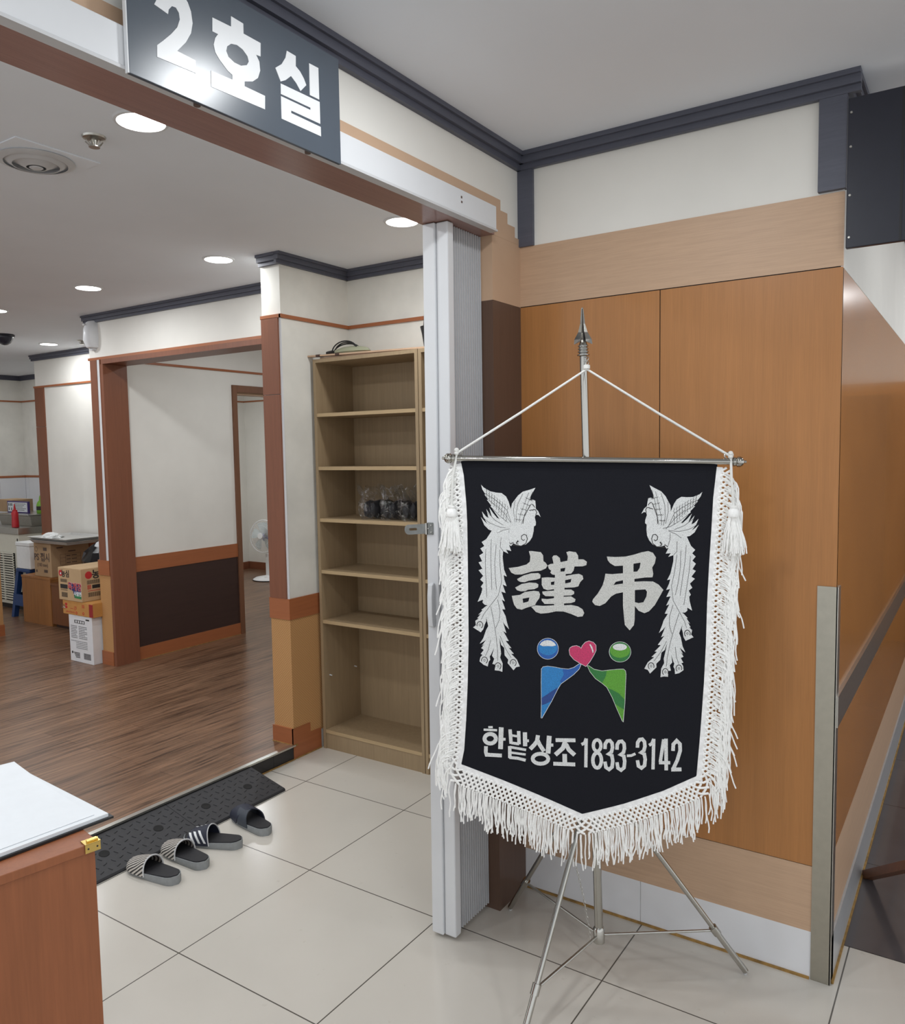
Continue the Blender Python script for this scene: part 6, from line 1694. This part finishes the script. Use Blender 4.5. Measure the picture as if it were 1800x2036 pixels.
nl, nh = (wx - 0.010, 5.470, 0.533), (wx + 0.46, 5.770, 0.775)
t = carton('noodle_carton', 'kraft noodle carton with red emblems on top of the stack', 'box', nl, nh, 'carton2')
xo = nl[0]
em = B()
em.lathe([(0.024, 0), (0.024, 0.0006)], (xo, 5.735, 0.735), (-1, 0, 0), 20)
obj('emblem', em, 'red', t)
dr = B()
dr.lathe([(0.008, 0.0006), (0.008, 0.0010)], (xo, 5.733, 0.732), (-1, 0, 0), 12)
obj('emblem_drop', dr, 'paper', t)
text_mesh('print', '농심', 0.058, 'ink', t, (xo - 0.0003, 5.672, 0.730), BR, BU, BNRM, 0.0015)
lb = B()
lb.prism([(5.630, 0.672), (5.478, 0.660), (5.478, 0.556), (5.565, 0.560), (5.580, 0.610), (5.632, 0.622)], lambda u, v, d: (d, u, v), xo - 0.0006, xo)
obj('label_panel', lb, 'indigo', t)
obj('label_foot', B().prism([(5.565, 0.585), (5.478, 0.590), (5.478, 0.556), (5.560, 0.560)], lambda u, v, d: (d, u, v), xo - 0.0009, xo - 0.0003), 'greenink', t)
text_mesh('print', '육개장', 0.066, 'paper', t, (xo - 0.0010, 5.556, 0.640), BR, BU, BNRM, 0.0018)
text_mesh('print', '육개장', 0.066, 'red', t, (xo - 0.0018, 5.556, 0.640), BR, BU, BNRM, 0.0010)
text_mesh('print', '사발면', 0.036, 'paper', t, (xo - 0.0012, 5.521, 0.590), BR, BU, BNRM, 0.001)
bc_ = B()
bar_rows(bc_, 'B', 5.655, 5.742, 0.668, 0.692, 16, xo)
bc_.box((xo - 0.0006, 5.650, 0.620), (xo, 5.745, 0.652))
bar_rows(bc_, 'B', 5.655, 5.735, 0.556, 0.592, 16, xo)
for z in (0.606, 0.612):
    bc_.box((xo - 0.0006, 5.652, z), (xo, 5.740, z + 0.002))
ay = nl[1]
em2 = B().lathe([(0.028, 0), (0.028, 0.0006)], (xo + 0.060, ay, 0.728), (0, -1, 0), 20)
obj('emblem', em2, 'red', t)
text_mesh('print', '농심', 0.070, 'ink', t, (xo + 0.150, ay - 0.0003, 0.725), AR, AU, ANRM, 0.002)
obj('bar_code', bc_, 'ink', t)
bc_ = B()
bar_rows(bc_, 'A', xo + 0.045, xo + 0.150, 0.660, 0.690, 20, ay)
bc_.box((xo + 0.085, ay - 0.0006, 0.625), (xo + 0.150, ay, 0.652))
bar_rows(bc_, 'A', xo + 0.050, xo + 0.150, 0.565, 0.598, 20, ay)
obj('bar_code', bc_, 'ink', t)
rb = B()
for i in range(3):
    rb.box((xo + 0.048 + i * 0.010, ay - 0.0006, 0.622), (xo + 0.054 + i * 0.010, ay, 0.655))
rb.box((xo + 0.05, ay - 0.0006, 0.608), (xo + 0.15, ay, 0.612))
obj('red_print', rb, 'red', t)

# --- two wooden cabinets by the partition wall
def cabinet(name, label, lo, hi, mat, over):
    t = thing(name, label, 'cabinet', ((lo[0] + hi[0]) / 2, (lo[1] + hi[1]) / 2, lo[2]))
    obj('cabinet_body', B().box((lo[0], lo[1], lo[2]), (hi[0], hi[1], hi[2] - 0.02)), mat, t)
    obj('cabinet_top', B().box((lo[0] - over, lo[1] - over, hi[2] - 0.02), (hi[0], hi[1] + over, hi[2])), mat, t, bevel=0.001)
    obj('side_stile', B().box((lo[0] - 0.002, lo[1], lo[2]), (lo[0], lo[1] + 0.018, hi[2] - 0.02)), mat, t)
    return t


cabinet('wooden_cabinet', 'golden wood cabinet under the brown plate carton', (3.89, 6.955, FZ), (4.29, 7.435, 0.515), 'cabwood', 0.004)
t = cabinet('low_cabinet', 'darker low wood cabinet behind the stacked boxes', (3.885, 6.20, FZ + 0.03), (4.29, 6.935, 0.475), 'cabdark', 0.006)
obj('cabinet_plinth', B().box((3.91, 6.22, FZ), (4.28, 6.92, FZ + 0.03)), 'espresso', t)
t = carton('plate_carton', 'large brown carton of plates on the golden cabinet', 'box', (3.915, 6.965, 0.516), (4.285, 7.245, 0.825), 'carton')
px_, pz = 3.915, 0.516
text_mesh('print', 'PS 접시', 0.085, 'greyink', t, (px_ - 0.0004, 7.115, 0.690), BR, BU, BNRM, 0.002)
text_mesh('print', '(100 mm)', 0.045, 'greyink', t, (px_ - 0.0004, 7.110, 0.622), BR, BU, BNRM, 0.0005)
pb = B()
for (y0, y1, z0, z1) in ((7.03, 7.09, 0.755, 0.785), (7.03, 7.09, 0.555, 0.582), (7.20, 7.225, 0.552, 0.575)):
    pb.box((px_ - 0.0006, y0, z0), (px_, y1, z1))
for k in range(24):
    a = 2 * PI * k / 24
    a2 = 2 * PI * (k + 0.9) / 24
    pb.prism([(7.205 + 0.024 * math.cos(a), 0.765 + 0.024 * math.sin(a)), (7.205 + 0.024 * math.cos(a2), 0.765 + 0.024 * math.sin(a2)), (7.205 + 0.020 * math.cos(a2), 0.765 + 0.020 * math.sin(a2)), (7.205 + 0.020 * math.cos(a), 0.765 + 0.020 * math.sin(a))], lambda u, v, d: (d, u, v), px_ - 0.0006, px_)
ly = 6.965
for z in (0.620, 0.652, 0.684, 0.716):
    pb.box((4.00, ly - 0.0006, z), (4.20, ly, z + 0.002))
for x_ in (4.00, 4.05, 4.198):
    pb.box((x_, ly - 0.0006, 0.620), (x_ + 0.002, ly, 0.718))
for i in range(6):
    pb.box((4.06 + (i % 2) * 0.05, ly - 0.0006, 0.632 + (i // 2) * 0.032), (4.10 + (i % 2) * 0.06, ly, 0.640 + (i // 2) * 0.032))
pb.box((4.08, ly - 0.0006, 0.735), (4.15, ly, 0.745)).box((3.97, ly - 0.0006, 0.775), (4.03, ly, 0.786))
obj('print', pb, 'greyink', t)

def tray(name, lo, hi, label, group):
    t = thing(name, label, 'tray', ((lo[0] + hi[0]) / 2, (lo[1] + hi[1]) / 2, lo[2]), 0, group)
    x0, y0, z0 = lo
    x1, y1, z1 = hi
    i = 0.030
    o = [(x0 + i, y0 + i), (x1 - i, y0 + i), (x1 - i, y1 - i), (x0 + i, y1 - i)]
    rings = [[(x, y, z0) for x, y in o], [(x, y, z1) for x, y in ((x0 + 0.01, y0 + 0.01), (x1 - 0.01, y0 + 0.01), (x1 - 0.01, y1 - 0.01), (x0 + 0.01, y1 - 0.01))],
             [(x, y, z1 + 0.002) for x, y in ((x0, y0), (x1, y0), (x1, y1), (x0, y1))], [(x, y, z1 + 0.004) for x, y in ((x0 + 0.012, y0 + 0.012), (x1 - 0.012, y0 + 0.012), (x1 - 0.012, y1 - 0.012), (x0 + 0.012, y1 - 0.012))],
             [(x, y, z0 + 0.003) for x, y in ((x0 + i + 0.004, y0 + i + 0.004), (x1 - i - 0.004, y0 + i + 0.004), (x1 - i - 0.004, y1 - i - 0.004), (x0 + i + 0.004, y1 - i - 0.004))]]
    obj('pan', B().loft(rings), 'traymetal', t, bevel=0.004)
    return t


tray('metal_tray', (3.86, 6.62, 0.8275), (4.285, 7.24, 0.855), 'lower steel tray lying on the plate carton', 'steel trays on the plate carton')
tray('metal_tray', (3.855, 6.62, 0.8595), (4.285, 7.25, 0.880), 'upper steel tray holding a white cloth on the plate carton', 'steel trays on the plate carton')
t = thing('white_cloth', 'crumpled white cloth lying in the upper steel tray', 'cloth', (4.0, 7.15, 0.862))
rnd = random.Random(5)
b = B()
rings = []
for k in range(7):
    f = k / 6
    rings.append([(4.0 + 0.095 * math.cos(a) * (1 - f * 0.93) * (1 + 0.25 * rnd.uniform(-1, 1)), 7.10 + 0.11 * math.sin(a) * (1 - f * 0.93) * (1 + 0.25 * rnd.uniform(-1, 1)), 0.866 + 0.05 * math.sin(f * PI / 2)) for a in [2 * PI * i / 16 for i in range(16)]])
obj('folds', b.loft(rings), 'foam', t)

t = thing('foam_box', 'white foam box standing on the blue stool', 'box', (4.10, 7.60, 0.545))
obj('box_body', B().box((3.99, 7.462, 0.546), (4.26, 7.70, 0.762)), 'foam', t, bevel=0.006)
obj('box_lid', B().box((3.985, 7.457, 0.763), (4.265, 7.705, 0.800)), 'foam', t, bevel=0.006)
t = thing('blue_stool', 'blue plastic stool under the white foam box', 'stool', (4.13, 7.59, FZ))
obj('seat', B().box((3.985, 7.475, 0.510), (4.275, 7.72, 0.545)), 'blueplastic', t, bevel=0.008)
for sx in (-1, 1):
    for sy in (-1, 1):
        cx, cy = 4.13 + sx * 0.115, 7.605 + sy * 0.085
        obj('leg', B().loft([[(cx + sx * e * 0.05 + a * w, cy + sy * e * 0.05 + c * w, z) for a, c in ((-1, -1), (1, -1), (1, 1), (-1, 1))] for z, w, e in ((FZ, 0.022, 1.0), (0.512, 0.024, 0.1))]), 'blueplastic', t)
obj('apron', B().loft([[(3.985 - e, 7.485 - e, z), (4.275 + e, 7.485 - e, z), (4.275 + e, 7.72 + e, z), (3.985 - e, 7.72 + e, z)] for z, e in ((0.19, 0.03), (0.30, 0.022))], cap=False), 'blueplastic', t)

t = thing('black_bag', 'shiny black plastic bag on the low cabinet behind the noodle carton', 'bag', (4.02, 6.40, 0.4755))
rnd = random.Random(11)
rings = []
for z, r in ((0.476, 0.10), (0.50, 0.135), (0.60, 0.150), (0.70, 0.145), (0.78, 0.115), (0.83, 0.07), (0.86, 0.02)):
    rings.append([(4.03 + 0.95 * r * math.cos(a) * (1 + 0.16 * rnd.uniform(-1, 1)), 6.38 + 1.2 * r * math.sin(a) * (1 + 0.16 * rnd.uniform(-1, 1)), z + (0.012 * rnd.uniform(-1, 1) if z > 0.48 else 0)) for a in [2 * PI * i / 18 for i in range(18)]])
M['bagblack'] = plain('shiny black film', (24, 24, 27), 0.14)
obj('bag_film', B().loft(rings), 'bagblack', t)
obj('crumpled_paper', B().loft([[(3.99 + 0.03 * s * math.cos(a), 6.33 + 0.05 * s * math.sin(a) * (1 + 0.2 * math.sin(3 * a)), z) for a in [2 * PI * i / 10 for i in range(10)]] for z, s in ((0.80, 0.7), (0.83, 1.0), (0.86, 0.6), (0.87, 0.1))]), 'paper', t)

# --- kitchen counter unit
t = thing('refrigerated_counter', 'cream refrigerated counter with a steel top and a grille', 'kitchen counter', (4.45, 8.35, FZ))
ux0, uy0, uy1 = 4.15, 7.945, 8.95
obj('cabinet_body', B().box((ux0, uy0, 0.13), (4.78, uy1, 0.840)), 'cream', t)
obj('worktop', B().box((ux0 - 0.012, uy0 - 0.012, 0.841), (4.80, uy1, 0.905)), 'steel', t, bevel=0.003)
obj('toe_kick', B().box((ux0 + 0.03, uy0 + 0.03, FZ), (4.75, uy1, 0.13)), 'black', t)
g = obj('grille', B().box((ux0 - 0.010, uy0 + 0.09, 0.165), (ux0, uy1 - 0.1, 0.650)), 'hole', t)
b = B()
for i in range(19):
    z = 0.180 + i * 0.0245
    b.box((ux0 - 0.020, uy0 + 0.09, z), (ux0 - 0.009, uy1 - 0.1, z + 0.0125))
for i in range(5):
    y_ = uy0 + 0.09 + i * 0.19
    b.box((ux0 - 0.021, y_, 0.165), (ux0 - 0.008, y_ + 0.012, 0.652))
b.box((ux0 - 0.020, uy0 + 0.09, 0.640), (ux0 - 0.009, uy1 - 0.1, 0.655))
obj('grille_slats', b, 'cream', g)
obj('hinge', B().box((ux0 - 0.004, uy0 + 0.02, 0.735), (ux0, uy0 + 0.032, 0.80)), 'black', t)

t = thing('sauce_bottle', 'red plastic squeeze bottle standing on the steel worktop', 'bottle', (4.185, 8.06, 0.906))
obj('bottle_body', B().lathe([(0.030, 0.0), (0.034, 0.004), (0.034, 0.05), (0.031, 0.10), (0.032, 0.145), (0.024, 0.160)], (4.185, 8.06, 0.906), n=24), 'redplastic', t, smooth=True)
obj('nozzle', B().lathe([(0.024, 0.160), (0.024, 0.172), (0.012, 0.180), (0.007, 0.215), (0.004, 0.236)], (4.185, 8.06, 0.906), n=16), 'redplastic', t, smooth=True)

t = thing('steel_food_pan', 'deep steel food pan on the worktop behind the red bottle', 'pan', (4.50, 8.25, 0.906))
obj('pan_wall', B().loft([[(x, y, z) for x, y in ((4.30 + e, 7.99 + e), (4.72 - e, 7.99 + e), (4.72 - e, 8.62 - e), (4.30 + e, 8.62 - e))] for z, e in ((0.906, 0.02), (1.005, 0.0), (1.007, -0.012), (1.011, -0.012), (1.011, 0.004), (0.93, 0.02))]), 'steel', t, bevel=0.006)
t = thing('steel_lid_tray', 'flat steel tray resting across the food pan', 'tray', (4.50, 8.28, 1.0115))
obj('pan', B().box((4.29, 8.02, 1.0115), (4.72, 8.66, 1.022)), 'steel', t, bevel=0.004)
t = thing('notice_plate', 'purple framed notice plate with small dark print behind the red bottle', 'sign', (4.44, 8.35, 1.0225))
obj('frame', B().box((4.425, 8.255, 1.0225), (4.445, 8.665, 1.145)), 'purple', t)
obj('notice_face', B().box((4.4235, 8.270, 1.0345), (4.4252, 8.650, 1.133)), 'paper', t)
nb = B()
for zc, cols_ in ((1.108, (5.0, 2.2, 0.0)), (1.062, (4.6, 0.6))):      # blurred heading blocks
    for q_ in cols_:
        yc = 8.570 + q_ * 0.012
        for dz_ in (-0.010, 0.0, 0.010):
            nb.box((4.4228, yc - 0.010, zc + dz_ - 0.003), (4.4235, yc + 0.010, zc + dz_ + 0.003))
        nb.box((4.4228, yc - 0.003, zc - 0.011), (4.4235, yc + 0.003, zc + 0.011))
obj('heading_print', nb, 'ink', t)
b = B()
for i in range(5):
    z = 1.118 - i * 0.016
    y_ = 8.52
    while y_ > 8.30 + 0.03 * (i % 3):
        b.box((4.4229, y_ - 0.012, z - 0.003), (4.4236, y_, z + 0.003))
        y_ -= 0.0165
obj('small_print', b, 'ink', t)
t = carton('counter_carton', 'plain brown carton behind the purple framed notice plate', 'box', (4.47, 8.66, 1.0225), (4.70, 9.0, 1.150), 'carton')
t = thing('detergent_bottle', 'green detergent bottle beside the notice plate at the wall trim', 'bottle', (4.50, 8.14, 1.0225))
obj('bottle_body', B().lathe([(0.040, 0.0), (0.044, 0.006), (0.044, 0.085), (0.034, 0.115), (0.018, 0.135)], (4.50, 8.14, 1.0225), n=20), 'greenplastic', t, smooth=True)
obj('bottle_cap', B().lathe([(0.018, 0.135), (0.016, 0.160), (0.010, 0.185)], (4.50, 8.14, 1.0225), n=16), 'greenplastic', t, smooth=True)
obj('bottle_label', B().lathe([(0.0446, 0.035), (0.0446, 0.075)], (4.50, 8.14, 1.0225), n=20, cap=False), 'ink', t, smooth=True)
